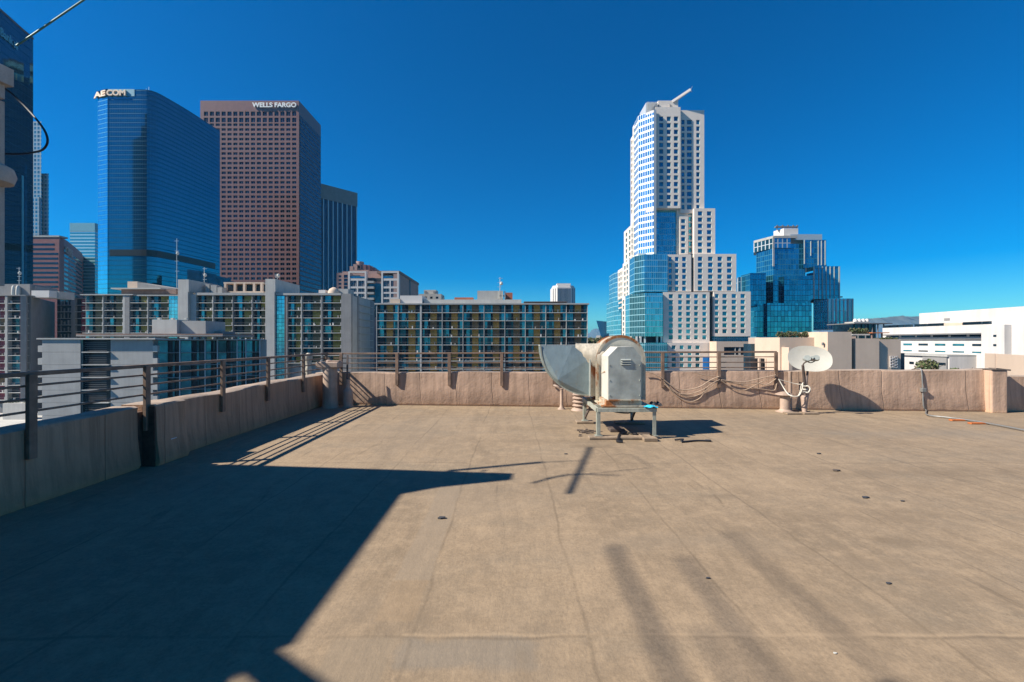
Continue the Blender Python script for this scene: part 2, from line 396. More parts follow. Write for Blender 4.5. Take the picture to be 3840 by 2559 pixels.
def wall_strip(b, fr, u0, u1, zt0, zt1, lean=.10, th=.26, segs=24, over=0):
    """a felt covered parapet with a leaning inner face, a rounded top edge and a slight waver"""
    prof = lambda zt: [(0.0, -.02), (.035, .05), (-.03*lean/.1, zt*.5), (-lean*.75, zt-.05), (-lean, zt-.012), (-lean-.03, zt+.004), (-th, zt+.002), (-th-.02, -1.2)]
    k = len(b.v); n = 0
    for i in range(segs+1):
        f = i/segs; u = u0+(u1-u0)*f; zt = zt0+(zt1-zt0)*f+.010*math.sin(u*2.1)+.006*math.sin(u*5.3+1)
        pr = prof(zt); n = len(pr)
        for j, (nn, z) in enumerate(pr):
            wv = .010*math.sin(u*3.7+j)+.006*math.sin(u*9.1+j*2) if 1 < j < 5 else 0
            b.v.append(fr.p3(u, z, nn+wv))
    for i in range(segs):
        for j in range(n-1):
            a = k+i*n+j; b.f.append([a, a+n, a+n+1, a+1]); b.m.append(1 if j >= 4 else 0)
    b.f.append([k+j for j in range(n)]); b.m.append(0)
    e = k+segs*n; b.f.append([e+j for j in reversed(range(n))]); b.m.append(0)
b = MB(); uR = far.u(3690)
wall_strip(b, far, -.3, uR, .80, .95, lean=.012, segs=60)
r = root('parapet_wall', (2, 10.7, 0), 'long tan felt covered parapet across the far edge of the roof, with vertical stains', 'wall')
b.build('wall', ['wall_felt', 'coping'], r, smooth=True)
# pilaster at its right end and the lower length beyond it
b = MB(); b.fbox(far, uR+.0, uR+.34, -.02, .955, -.2, .17); pil = b.build('pilaster', 'wall_felt', r, bevel=.03)
b = MB(); b.fbox(far, uR-.01, uR+.36, .957, .972, -.22, .185); b.bar(far.p3(uR+.10,.985,.08), far.p3(uR+.50,.945,-.02), .14, .03); b.build('cap_flashing', 'tar', pil)
b = MB(); wall_strip(b, Fr((far.at(uR+.34,-.12)), (far.at(uR+6,-.12))), 0, 5.6, .79, .86, lean=.012, segs=20)
b.build('wall', ['wall_felt', 'coping'], r, smooth=True)
# left wall : direction +y, outward n must point +x  -> line runs from far to near
left = Fr((XL, -4), (XL, 11.2))
def lu(y): return y+4
b = MB()
wall_strip(b, left, lu(6.13), lu(11.05), .77, .78, lean=.015, th=.32, segs=30)
wall_strip(b, left, lu(-3.5), lu(5.52), .75, .765, lean=.015, th=.32, segs=40)
r = root('parapet_wall', (XL-.15, 4, 0), 'shaded parapet along the left edge of the roof, running towards the far corner', 'wall')
b.build('wall', ['wall_felt_shade_tint', 'coping'], r, smooth=True)
b = MB()
lb = Fr((XL+.14, 5.6), (XL+.14, 6.16)); wall_strip(b, lb, .04, .56, .775, .775, lean=.02, th=.46, segs=8)
b.build('pilaster', ['wall_felt_shade_tint', 'coping'], r, smooth=True)
b = MB(); b.box(XL-.30, XL-.03, 5.50, 5.66, -.02, .70); b.box(XL-.03, XL+.125, 5.615, 5.632, .0, .765); b.build('recess', 'recess_shade', r)  # dark sheet over the pilaster's near face paints its shade
b = MB(); b.box(XL+.118, XL+.148, 5.66+.20, 5.66+.30, .17, .30); st = b.build('sticker', 'sticker', r); 
# metal railings
def railing(label, fr, us, u0, u1, zt, zb, dz, rails):
    rt = root('metal_railing', fr.p3((u0+u1)/2, 0, 0), label, 'railing')
    for u, z0, z1 in us:
        b = MB(); b.fbox(fr, u-.038, u+.038, z0, z1-.02, .004, .046)
        b.build('post', 'rail_paint', rt, bevel=.004)
    for k, (o, th) in enumerate(rails):
        b = MB(); b.bar(fr.p3(u0, zt(u0)-o, -.01), fr.p3(u1, zt(u1)-o, -.01), th*1.5 if k == 0 else th, th); b.build('rail', 'rail_paint', rt, bevel=.004)
rl = [(.02, .042), (.135, .022), (.262, .022), (.385, .022)]
pu = [lu(y) for y in (1.6, 2.93, 4.27, 5.62, 7.1, 8.42, 9.85)]
railing('brown steel railing with flat posts bolted to the left parapet', left, [(u, .46, 1.30) for u in pu]+[(lu(11.05), .6, 1.30)], lu(-2.5), lu(11.2), lambda u: 1.30, .46, 0, rl)
xs = [1281, 1490, 1686, 1882, 2078, 2275, 2484, 2695, 2908]
pf = [(far.u(x), .50+.0*i, 1.315+.006*i) for i, x in enumerate(xs)]
railing('brown steel railing along the far parapet, ending beside the satellite dish', far, pf, -.0, far.u(2912), lambda u: 1.30+.006*u, .5, 0, rl)

# ---------------------------------------------------------------- taller wing at the left, outside the frame but for its corner
r = root('stucco_wing', (-6.2, 2.5, 0), 'grey stucco wing of the building at the left edge, with moulded cornice corner', 'building')
SR = 1.25
slab = [(-6.03,.86),(-6.03,1.03),(-5.86,1.15),(-5.86,3.43),(-5.51,3.64),(-4.72,3.90),(-4.69,4.15),(-8.42,4.54),(-8.6,.86)]
b = MB(); b.prism(slab, 3.99, 4.15); b.prism([(p[0]-.05,p[1]-.03) for p in slab], 3.86, 3.99); b.build('cornice', 'stucco', r, bevel=.02)
slab2 = [(-6.05,-2.5),(-6.05,3.5),(-5.62,3.70),(-5.25,3.82),(-5.22,4.14),(-8.3,4.44),(-8.3,-2.5)]
b = MB(); b.prism(slab2, -3, 3.86); b.build('wall', 'stucco', r)
b = MB(); b.prism([(-5.24,3.83),(-4.86,3.93),(-4.80,4.17),(-5.2,4.2)], 2.12, 3.86); b.build('pilaster', 'stucco', r, bevel=.02)
b = MB(); b.lathe((-4.86,4.08,3.05), [(.09,0),(.17,.03),(.19,.10),(.17,.17),(.10,.21)], 18); b.build('moulding', 'stucco', r, smooth=True)
r2 = root('rooftop_stair_house', (-7, -3, 0), 'flat roofed stair house behind the camera, with open braced eaves', 'building')
b = MB(); b.prism([(-8.6,-6.5),(-6.05,-6.5),(-6.05,.85),(-8.6,.85)], 3.99, 4.15); b.build('roof_slab', 'stucco', r2)
b = MB(); b.bar((-6.02,1.105,4.1),(-3.1,-.79,4.1), .12, .10); b.build('eave_brace', 'stucco', r2)
r3 = root('shadow_frame', (-9, -1.6, 4), 'unseen steel frame added high behind the camera to cast soft shadow streaks', 'frame')
for X_, y1, w_ in ((-9.47,.90,.032),(-9.20,-.1,.02),(-9.0,.72,.027),(-8.45,1.15,.014)):  # unseen beams, added to throw soft shadow streaks on the roof
    b = MB(); b.bar((X_,-1.7,9.0),(X_+.03,y1,9.0),w_,w_); b.build('beam', 'rail_dark', r3)
for X_ in (-9.5,-8.0): b = MB(); b.bar((X_,-1.7,.0),(X_,-1.7,8.96),.12); b.build('post', 'rail_dark', r3)
b = MB(); b.bar((-9.6,-1.7,8.9),(-7.9,-1.7,8.9),.05); b.build('cross_beam', 'rail_dark', r3)
b = MB(); b.prism([(-6.0,-6.4),(-3.3,-6.4),(-3.3,-.55),(-6.0,.55)], 3.6, 4.1); b.prism([(-5.8,-6.3),(-3.6,-6.3),(-3.6,-2.6),(-5.8,-2.6)], 0, 3.6); b.build('canopy', 'stucco', r2)
# a mast and its hardware over the wing, seen as shadows on the roof; the green rod shows at the top left
def src(x, y, h): return Vector((x-h*SUN.x/-SUN.z, y-h*SUN.y/-SUN.z, h))
r = root('roof_antenna', (-5.2, 3.6, 4.15), 'roof antenna with a thin green rod reaching into the top left of the view', 'antenna')
b = MB(); b.bar(src(.60,4.62,4.75), src(1.18,6.65,6.3), .042, .042); b.build('mast', 'white_paint_metal', r)
b = MB(); b.tube([(-4.43,3.94,4.24),(-3.88,4.16,4.93)], .008, 8, smooth=0); b.build('rod', 'green_rod', r, smooth=True)
b = MB(); b.tube([(-3.88,4.16,4.98), (-4.8,4.6,5.7), src(1.05,6.3,6.1)], .006, 6, smooth=0); b.build('stay_wire', 'cable_black', r)
b = MB(); b.bar(src(-.78,5.43,4.45), src(.40,5.82,5.25), .07, .05); b.tube([src(.40,5.82,5.25), src(.98,5.90,5.65)], .012, 6, smooth=0); b.build('boom', 'white_paint_metal', r)
b = MB(); b.tube([src(.237,4.97,4.7), src(.56,5.22,5.1), src(.776,5.30,5.4), src(1.3,5.24,5.9)], [.022,.014], 8); b.build('cross_arm', 'white_paint_metal', r)
r = root('black_cable', (-4.95, 4.3, 3.4), 'loose black cable looping out of the stucco wing at the left edge', 'cable')
pts = [(8,325),(45,352),(95,402),(145,458),(172,500),(178,535),(160,562),(125,572),(70,578),(10,577)]
b = MB(); b.tube([P(x,y,4.28+.06*math.sin(i)) for i,(x,y) in enumerate(pts)], .0095, 8); b.build('loop', 'cable_black', r, smooth=True)
# ---------------------------------------------------------------- the exhaust fan on its stand
def at(x, d, z): return Vector((XX(x, d), d, z))
DF = 7.25
r = root('exhaust_fan', (1.9, 7.9, .5), 'rusty white exhaust fan with grey duct elbow and motor hood on a steel stand', 'exhaust fan')
X0, X1, Y0, Y1, ZT = 1.40, 2.35, 7.22, 8.62, .50
# casing: upright scroll, round on top, flat at the bottom
def dshape(cx, cz, rad, zb, n=28, squash=1.0):
    pts = [(cx-rad, zb), (cx+rad, zb)]
    for i in range(n+1):
        a = math.pi*i/n; pts.append((cx+rad*math.cos(a), cz+rad*math.sin(a)*squash))
    return pts
def extr_y(b, poly, y0, y1, mi=0, s=1.0, mif=None):
    n = len(poly); c = (sum(p[0] for p in poly)/n, sum(p[1] for p in poly)/n)
    q = [(c[0]+(p[0]-c[0])*s, c[1]+(p[1]-c[1])*s) for p in poly]
    for i in range(n):
        j = (i+1) % n; b.face([(poly[i][0],y0,poly[i][1]),(poly[j][0],y0,poly[j][1]),(q[j][0],y1,q[j][1]),(q[i][0],y1,q[i][1])][::-1], mi)
    b.face([(p[0],y0,p[1]) for p in poly], mi if mif is None else mif); b.face([(p[0],y1,p[1]) for p in reversed(q)], mi)
cx, cz, rad = 1.955, 1.262, .430
b = MB(); extr_y(b, dshape(cx, cz, rad, .56), 7.93, 8.46, mif=1); casing = b.build('casing', ['rusty_paint', 'casing_face'], r, smooth=True, bevel=.008)
for y in (7.918, 8.44):
    b = MB()
    ring = dshape(cx, cz, rad+.016, .545); inn = dshape(cx, cz, rad-.03, .58)
    n = len(ring)
    for i in range(n):
        j = (i+1) % n
        b.face([(ring[i][0],y,ring[i][1]),(ring[j][0],y,ring[j][1]),(inn[j][0],y,inn[j][1]),(inn[i][0],y,inn[i][1])])
        b.face([(ring[i][0],y,ring[i][1]),(ring[i][0],y+.03,ring[i][1]),(ring[j][0],y+.03,ring[j][1]),(ring[j][0],y,ring[j][1])])
    b.build('flange', 'rusty_paint', casing)
# motor hood: chamfered box in front of the casing, its left side kinked, with three slots
xa, xb, zt, zb2 = 1.597, 2.137, 1.502, .615
hp = [(xa, zb2), (xb, zb2), (xb, 1.345), (2.01, zt), (1.752, zt), (xa, 1.345)]
b = MB(); extr_y(b, hp, 7.31, 7.86, 1, mif=0); hood = b.build('motor_hood', ['galvanised', 'white_paint_metal'], r, bevel=.01)
b = MB(); b.bar((xa+.005,7.305,zb2+.006),(xb-.005,7.305,zb2+.006),.02,.02); b.build('hood_seam', 'rusty_paint', hood); b = MB(); b.bar((xa-.004,7.55,zb2+.46),(xa-.004,7.86,zb2+.42),.01,.02); b.build('hood_seam', 'rusty_paint', hood)
for i in range(3):
    b = MB(); z = 1.293-i*.036; xl = 1.805; b.hexa([(xl,7.285,z-.012),(xl+.165,7.285,z-.012),(xl+.165,7.32,z-.012),(xl,7.32,z-.012),(xl,7.306,z+.008),(xl+.165,7.306,z+.008),(xl+.165,7.32,z+.008),(xl,7.32,z+.008)])
    b.build('louvre', 'galvanised', hood)
    b = MB(); b.box(xl+.005, xl+.16, 7.296, 7.312, z-.021, z-.0125); b.build('slot', 'dark_hole', hood)
for z in (.7,.95,1.2):
    for x in (xa+.02, xb-.02): b = MB(); b.lathe((x,7.306,z), [(.008,-.008),(.008,.008)], 6); b.build('screw', 'frame_paint', hood)
# outlet elbow: quarter disc on its side, thin sheet metal box, cross broken
ex, ez, er = 1.405, 1.517, .885
ye0, ye1 = 8.02, 8.50
n = 22; arc = [(ex-er*math.cos(math.pi/2*i/n)*(1.0 if i else 1), ez-er*1.02*math.sin(math.pi/2*i/n)) for i in range(n+1)]
b = MB(); k = (ex-.30, ez); k2 = (ex, ez-.235); cr = (ex-.575, ez-.615)
prev = arc[0]
fan_pts = [k]+[arc[i] for i in range(n+1)]+[k2]
yc = ye0-.075
for i in range(len(fan_pts)-1):
    a, c = fan_pts[i], fan_pts[i+1]
    b.face([(a[0],ye0,a[1]),(c[0],ye0,c[1]),(cr[0],yc,cr[1])])
b.face([(k2[0],ye0,k2[1]),(k[0],ye0,k[1]),(cr[0],yc,cr[1])])
for i in range(n):
    a, c = arc[i], arc[i+1]; b.face([(a[0],ye0,a[1]),(a[0],ye1,a[1]),(c[0],ye1,c[1]),(c[0],ye0,c[1])])
b.face([(p[0],ye1,p[1]) for p in reversed(arc+[(ex,ez)])])
elbow = b.build('outlet_elbow', 'duct_metal', r)
b = MB()
for yy in (ye0-.012, ye1-.012):
    for i in range(n):
        a, c = arc[i], arc[i+1]; b.bar((a[0],yy,a[1]),(c[0],yy,c[1]),.024,.012,up=(0,1,0))
b.bar((ex-er,ye0,ez),(ex-er,ye1,ez),.02,.03); b.build('elbow_seam', 'frame_paint', elbow)
b = MB(); b.box(ex-.004, ex+.022, ye0-.05, ye1+.03, .60, 1.30); b.build('elbow_flange', 'galvanised', elbow, bevel=.004)
b = MB(); b.box(ex+.022, 1.56, ye0-.02, ye1-.04, .60, 1.36); b.build('outlet_neck', 'rusty_paint', r, bevel=.006)
# ribbed inlet cone lying on top between casing and elbow
b = MB(); pr = []
cxx, czz = 1.50, 1.315
for i in range(13):
    f = i/12; rr = .315*(1-.72*f**1.4)+(.011 if i % 2 else 0); pr.append((1.66-.48*f, rr))
k = len(b.v); seg = 26
for x, rr in pr:
    for j in range(seg):
        a = 2*math.pi*j/seg; b.v.append(Vector((x, 8.14+.24*math.cos(a)*rr/.3, 1.555-rr*.93+rr*math.sin(a)*.93)))
for i in range(len(pr)-1):
    for j in range(seg):
        a = k+i*seg+j; c = k+i*seg+(j+1) % seg; b.f.append([a, c, c+seg, a+seg]); b.m.append(0)
b.f.append([k+(len(pr)-1)*seg+j for j in range(seg)]); b.m.append(0)
bm_ = b
b.build('ribbed_duct', 'white_duct', r, smooth=True)
# stand
st = root('steel_stand', (1.87, 7.9, 0), 'pale welded angle steel stand under the exhaust fan', 'stand')
b = MB()
for (a, c) in (((X0,Y0),(X1,Y0)),((X0,Y1),(X1,Y1)),((X0,Y0),(X0,Y1)),((X1,Y0),(X1,Y1)),((X0,7.6),(X1,7.6)),((X0,8.2),(X1,8.2))):
    b.bar((a[0],a[1],ZT-.03),(c[0],c[1],ZT-.03),.05,.06)
b.build('top_frame', 'frame_paint', st)
for x, y, s in ((X0+.02,Y0+.02,1),(X1-.02,Y0+.02,-1),(X0+.02,Y1-.02,1),(X1-.02,Y1-.02,-1)):
    b = MB(); b.box(x-.028,x+.028,y-.028,y-.018,.05,ZT-.06); b.box(x-.028*s-.005,x-.028*s+.005,y-.018,y+.035,.05,ZT-.06); b.box(x-.06,x+.06,y-.05,y+.06,.045,.055)
    b.build('leg', 'frame_paint', st)
for p, q in (((X0+.05,Y0+.25,.07),(X0+.03,Y0+.05,ZT-.08)),((X1-.04,Y1-.1,.07),(X1-.04,Y1-.5,ZT-.08)),((X0+.02,Y1-.03,.1),(X0+.12,Y1-.25,ZT-.08))):
    b = MB(); b.bar(p, q, .03, .03); b.build('brace', 'rail_dark', st)
b = MB(); b.box(X0+.1, X1-.06, 7.30, 8.5, ZT+.002, ZT+.03); b.box(xa-.03, xb+.02, 7.33, 7.9, .53, .605); b.build('base_plate', 'rusty_paint', st)
# timber sleepers with feet on them
for i, (x0, x1, y0, y1, lab) in enumerate(((1.25,2.30,7.12,7.30,'weathered timber sleeper under the front legs of the stand'),(2.10,2.32,7.0,7.42,'split timber sleeper end under the front right leg'),(1.25,1.58,8.5,8.72,'short timber block under the rear left leg'),(2.0,2.55,8.45,8.66,'timber sleeper under the rear right leg of the stand'))):
    b = MB(); b.box(x0, x1, y0, y1, .003, .043+(.012 if i == 1 else 0)); tag(b.build('timber_sleeper', 'timber', None, bevel=.008), lab, 'timber', 'timbers under the fan stand')
b = MB(); b.tube([(1.62,8.0,.44),(1.72,8.0,.36),(1.95,8.02,.30),(2.2,8.1,.29),(2.3,8.2,.4)], .014, 8); tag(b.build('power_cable', 'cable_black', smooth=True), 'black power cable drooping below the exhaust fan base', 'cable')
b = MB(); b.tube([(1.98,7.62,.03),(1.80,7.35,.05),(1.70,7.05,.035),(1.66,6.94,.02),(1.74,6.92,.016)], .022, 8); b.tube([(2.0,7.55,.03),(2.12,7.3,.05),(2.2,7.15,.03),(2.28,7.12,.03),(2.3,7.3,.03)], .013, 8); tag(b.build('rubber_hose', 'black_rubber', smooth=True), 'short black rubber hose lying on the roof under the fan', 'hose')
b = MB(); b.tube([(2.60,7.05,.02),(2.72,7.0,.04),(2.66,6.92,.02),(2.95,7.02,.015),(3.15,6.98,.02),(3.1,7.06,.015)], .014, 8); tag(b.build('rubber_hose', 'black_rubber', smooth=True), 'thin black hose scrap right of the fan stand', 'hose')
b = MB(); b.box(1.72,1.98,7.72,7.95,.003,.06); tag(b.build('metal_plate', 'rail_dark', bevel=.01), 'dark metal plate lying on the roof below the fan', 'plate')
# cloth and glove on the right corner
def cloth(name, m, c, w, d, h, lab, cat, seed):
    rr = random.Random(seed); b = MB(); n = 9; ph = [rr.uniform(0,6) for _ in range(4)]
    for i in range(n+1):
        for j in range(n+1):
            u, v = i/n-.5, j/n-.5; z = h*(.5+.5*math.sin(u*9+ph[0]+3*v))*(1-2.2*max(abs(u),abs(v))**2)+.3*h*math.sin(v*13+ph[1])+h*.4
            b.v.append(Vector((c[0]+u*w*(1+.2*math.sin(v*5+ph[2])), c[1]+v*d, c[2]+max(z,.001))))
    for i in range(n):
        for j in range(n):
            a = i*(n+1)+j; b.f.append([a,a+n+1,a+n+2,a+1]); b.m.append(0)
    return tag(b.build(name, m, None, smooth=True), lab, cat)
cloth('blue_rag', 'bright_cloth', (X1-.08,7.24,ZT), .20, .14, .035, 'crumpled bright blue rag on the right corner of the fan stand', 'rag', 3)
cloth('black_glove', 'black_rubber', (X1+.05,7.38,ZT+.01), .17, .14, .055, 'black crumpled glove beside the blue rag on the stand', 'glove', 5)
# debris at the back left leg
b = MB()
for i in range(40):
    p = Vector((R.gauss(1.33,.10), R.gauss(7.72,.13), .008)); s = R.uniform(.008,.03); b.box(p.x-s,p.x+s,p.y-s*.6,p.y+s*.6,.002,.002+R.uniform(.005,.03))
o = b.build('debris', 'tar'); tag(o, 'dark crumbled debris and scraps beside the left legs of the fan stand', 'debris', kind='stuff')

# ---------------------------------------------------------------- vents
r = root('vent_stack', (-4.42, 10.75, 0), 'large tan vent stack with wide tee cap, in the far left corner of the roof', 'vent')
c = (-4.38, 10.62, 0)
b = MB(); b.lathe(c, [(.21,0),(.185,.05),(.172,.30),(.165,.62),(.160,1.0)], 24); b.build('pipe', 'pipe_paint', r, smooth=True)
b = MB(); b.box(c[0]-.28,c[0]+.25,c[1]-.17,c[1]+.17,.96,1.10); cap = b.build('cap', 'pipe_paint', r, bevel=.02)
b = MB(); b.lathe((c[0]-.03,c[1]-.02,1.10), [(.07,0),(.06,.03),(.02,.05)], 14); b.bar((c[0]+.02,c[1],1.115),(c[0]+.24,c[1],1.12),.2,.03); b.build('cap_ridge', 'pipe_paint', cap, smooth=True)
r = root('vent_pipe', (-4.03, 10.75, 0), 'small bottle shaped vent beside the large vent stack in the corner', 'vent')
c = (-3.98, 10.70, 0)
b = MB(); b.lathe(c, [(.13,0),(.118,.05),(.115,.36),(.105,.40),(.06,.46),(.05,.50),(.05,.66),(.058,.67)], 20); b.build('pipe', 'pipe_paint', r, smooth=True)
b = MB(); b.bar((c[0]-.02,c[1],.55),(c[0]-.05,c[1]+.1,1.25),.035); b.build('riser', 'rail_dark', r)
r = root('vent_pipe', (-5.9, 12.6, -1), 'white waisted vent beyond the left railing, outside the corner', 'vent')
c = at(1157, 12.6, 0)
b = MB(); b.lathe((c.x,c.y,-.6), [(.07,0),(.07,1.28),(.095,1.34),(.075,1.46),(.085,1.66),(.11,1.70),(.105,1.80),(.03,1.86)], 16); b.build('pipe', 'white_duct', r, smooth=True)
b = MB(); b.prism([(-8,11.7),(-4.97,11.7),(-4.97,14),(-8,14)], -1.3, -.6); b.build('ledge', 'coping', r)
# small pipes by the wall behind the fan
r = root('vent_pipe', (1.2, 10.5, 0), 'slim tan vent pipe against the far wall left of the fan', 'vent')
c = Vector((XX(2106,10.35), 10.35, 0))
b = MB(); b.lathe(c, [(.10,0),(.05,.05),(.038,.12),(.038,.46),(.05,.47),(.05,.49)], 14); b.build('pipe', 'pipe_paint', r, smooth=True)
b = MB(); b.tube([(c.x-.02,c.y,.46),(c.x-.10,c.y,.53),(c.x-.18,c.y+.05,.55)], .03, 10); b.build('elbow', 'pipe_paint', r, smooth=True)
r = root('louvred_vent', (1.6, 10.3, 0), 'squat louvred roof vent with stacked rings behind the fan', 'vent')
c = Vector((XX(2172,10.2), 10.2, 0))
b = MB(); b.lathe(c, [(.19,0),(.17,.03),(.12,.06),(.12,.36)], 18); b.build('neck', 'pipe_paint', r, smooth=True)
for i in range(4):
    b = MB(); b.lathe((c.x,c.y,.10+i*.085), [(.155,0),(.16,.012),(.12,.045),(.11,.05)], 18); b.build('ring', 'pipe_paint', r, smooth=True)
# dish side vent with umbrella cap
r = root('capped_vent', (6.0, 9.9, 0), 'mushroom capped round vent left of the satellite dish', 'vent')
c = Vector((XX(2944,9.98), 9.98, 0))
b = MB(); b.lathe(c, [(.20,0),(.13,.03),(.105,.06),(.103,.36)], 20); b.build('pipe', 'pipe_paint', r, smooth=True)
b = MB(); b.lathe((c.x-.02,c.y,.37), [(.165,0),(.18,.015),(.175,.03),(.09,.07),(.03,.085)], 20); b.build('cap', 'pipe_paint', r, smooth=True)
r = root('vent_pipe', (6.3, 10.1, 0), 'tall slim tan pipe standing against the wall left of the dish', 'vent')
c = Vector((XX(2963,10.17), 10.17, 0))
b = MB(); b.lathe(c, [(.05,0),(.038,.05),(.038,.86),(.044,.87),(.044,.90)], 14); b.build('pipe', 'pipe_paint', r, smooth=True)

# ---------------------------------------------------------------- satellite dish
D = 9.80
r = root('satellite_dish', (XX(3015,D), D, 0), 'oval off white satellite dish with three receivers, mounted on a mast at the far wall', 'satellite dish')
cen = Vector((XX(3037,D), D, ZZ(1345,D)+.0))
nrm = Vector((-.30, -.86, .40)).normalized()
xa_ = Vector((1,0,0)); xa_ = (xa_-nrm*xa_.dot(nrm)).normalized(); ya_ = nrm.cross(xa_); 
ya_ = -ya_ if ya_.z < 0 else ya_
ang = math.radians(-13); X_ = xa_*math.cos(ang)+ya_*math.sin(ang); Y_ = -xa_*math.sin(ang)+ya_*math.cos(ang)
a_, b_ = .425, .305
b = MB(); nr, ns = 7, 40
def dp(rr, th, off=0):
    ct, s_ = math.cos(th), math.sin(th); e = 2/2.35
    return cen+X_*(a_*rr*math.copysign(abs(ct)**e, ct))+Y_*(b_*rr*math.copysign(abs(s_)**e, s_))+nrm*(.075*(rr*rr-1)+off)
for side, off in ((0, 0), (1, -.008)):
    k = len(b.v)
    for i in range(nr+1):
        for j in range(ns): b.v.append(dp(max(i/nr,.01), 2*math.pi*j/ns, off))
    for i in range(nr):
        for j in range(ns):
            q = [k+i*ns+j, k+(i+1)*ns+j, k+(i+1)*ns+(j+1)%ns, k+i*ns+(j+1)%ns]
            b.f.append(q if side == 0 else q[::-1]); b.m.append(0)
k0, k1 = nr*ns, (nr+1)*ns+nr*ns
for j in range(ns): b.f.append([k0+j, k1+j, k1+(j+1)%ns, k0+(j+1)%ns]); b.m.append(0)
b.build('reflector', 'dish_white', r, smooth=True)
lc = cen+nrm*.42+ya_*(-.10)+xa_*.03
lc = Vector((XX(3044,9.42), 9.42, ZZ(1346,9.42)))
for dx, dz, rx in ((-.10,0,.075), (.092,.01,.068), (0,.012,.035)):
    b = MB(); c0 = lc+Vector((dx,0,dz))
    b.tube([c0-nrm*.03, c0, c0+nrm*.05], [rx*.7,rx,rx*.85], 14, smooth=0); b.build('receiver', 'lnb_grey', r, smooth=True)
foot = Vector((XX(3014,9.55), 9.55, ZZ(1362,9.55)))
b = MB(); b.tube([lc+Vector((-.07,0,-.05)), foot+Vector((.01,0,.0)), foot+Vector((.0,.05,-.09))], .014, 8); b.tube([lc+Vector((-.08,0,-.07)), lc+Vector((-.02,0,-.085)), lc+Vector((.05,0,-.06)), lc+Vector((.085,0,-.03))], .010, 8); b.build('feed_arm', 'rail_dark', r, smooth=True)
mb_ = Vector((XX(3020,9.72), 9.72, 0))
b = MB(); b.tube([foot+Vector((0,.03,-.05)), Vector((XX(3018,9.72),9.72,.62)), Vector((mb_.x,9.72,.40))], [.026,.034,.03], 12, smooth=0); b.tube([Vector((mb_.x,9.72,.42)), cen-nrm*.09], .022, 8, smooth=0); mast = b.build('mast', 'rail_dark', r, smooth=True)
b = MB(); b.lathe((mb_.x-.02,9.72,.0), [(.05,0),(.045,.03),(.07,.30),(.075,.36),(.05,.40)], 14); b.build('mast_foot', 'pipe_paint', r, smooth=True)
for z in (.52,.60,.46):
    b = MB(); b.lathe((mb_.x,9.72,z), [(.045,0),(.048,.01),(.045,.03)], 12); b.build('clamp', 'white_paint_metal', mast, smooth=True)
b = MB(); b.bar(cen-nrm*.075-X_*.12, cen-nrm*.075+X_*.12, .04); b.build('back_bracket', 'rail_dark', r)
for i, (x, y, lab) in enumerate(((2975,9.6,'small timber pad on the roof below the capped vent'),(3038,9.62,'small timber pad under the satellite dish mast'))):
    b = MB(); X = XX(x,y); b.box(X-.16,X+.16,y-.05,y+.12,.003,.04); tag(b.build('timber_pad', 'timber', None, bevel=.006), lab, 'timber', 'timber pads below the dish')

# ---------------------------------------------------------------- cables on the far wall
def wc(pts, dy, rad, m, lab, name='wall_cable', grp='cables slung along the far wall'):
    q = []
    for x, y in pts:
        u = far.u(x); q.append(far.p3(u, ZZ(y, far.at(u)[1]), dy))
    b = MB(); b.tube(q, rad, 7); tag(b.build(name, m, smooth=True), lab, 'cable', grp)
wc([(2405,1393),(2440,1398),(2484,1420)], .06, .011, 'cable_tan', 'single cable entering from behind the fan to the first railing post')
wc([(2487,1424),(2530,1455),(2570,1462),(2620,1450),(2660,1425),(2692,1412)], .07, .013, 'cable_tan', 'upper thick cable sagging between the two posts right of the fan')
wc([(2487,1432),(2525,1468),(2575,1478),(2630,1462),(2665,1438),(2695,1423)], .06, .011, 'cable_tan', 'middle cable sagging between the two posts right of the fan')
wc([(2490,1440),(2540,1488),(2585,1506),(2625,1490),(2645,1455),(2662,1440)], .05, .010, 'cable_tan', 'lowest cable sagging between the two posts right of the fan')
wc([(2500,1450),(2545,1480),(2600,1486),(2650,1460),(2692,1426)], .055, .009, 'cable_tan', 'thin cable just above the lowest loop right of the fan')
wc([(2600,1396),(2640,1407),(2695,1412)], .05, .008, 'cable_tan', 'short thin cable near the top of the wall right of the fan')
wc([(2700,1424),(2760,1432),(2800,1430),(2850,1418),(2903,1406)], .07, .012, 'cable_tan', 'uppermost cable sagging towards the railing end by the dish')
wc([(2700,1428),(2770,1440),(2830,1436),(2870,1442),(2905,1420)], .06, .011, 'cable_tan', 'second cable sagging towards the railing end by the dish')
wc([(2705,1430),(2745,1455),(2790,1462),(2850,1432),(2905,1412)], .06, .010, 'cable_tan', 'cable crossing the others between the last two railing posts')
wc([(2720,1428),(2800,1450),(2860,1460),(2900,1463),(2908,1438)], .05, .010, 'cable_tan', 'lowest cable sagging towards the railing end by the dish')
def fc(pts, rad, m, lab, grp=None):
    b = MB(); b.tube([P(x,y,d) for x,y,d in pts], rad, 7); tag(b.build('loose_cable', m, smooth=True), lab, 'cable', grp)
fc([(2920,1422,9.9),(2937,1452,9.85),(2955,1478,9.7),(2975,1487,9.6),(2996,1484,9.6),(3008,1460,9.6),(3010,1437,9.65)], .011, 'cable_white', 'white cable looping down from the railing end to the dish mast', 'white cables at the dish')
fc([(2922,1424,9.95),(2985,1440,9.9),(3010,1440,9.75),(3020,1425,9.7)], .007, 'cable_white', 'thin white cable running straight from the wall to the dish mast', 'white cables at the dish')
fc([(3008,1470,9.65),(3030,1473,9.6),(3038,1458,9.6),(3030,1448,9.62),(3020,1450,9.66)], .014, 'cable_white', 'small coiled white cable right of the dish mast', 'white cables at the dish')
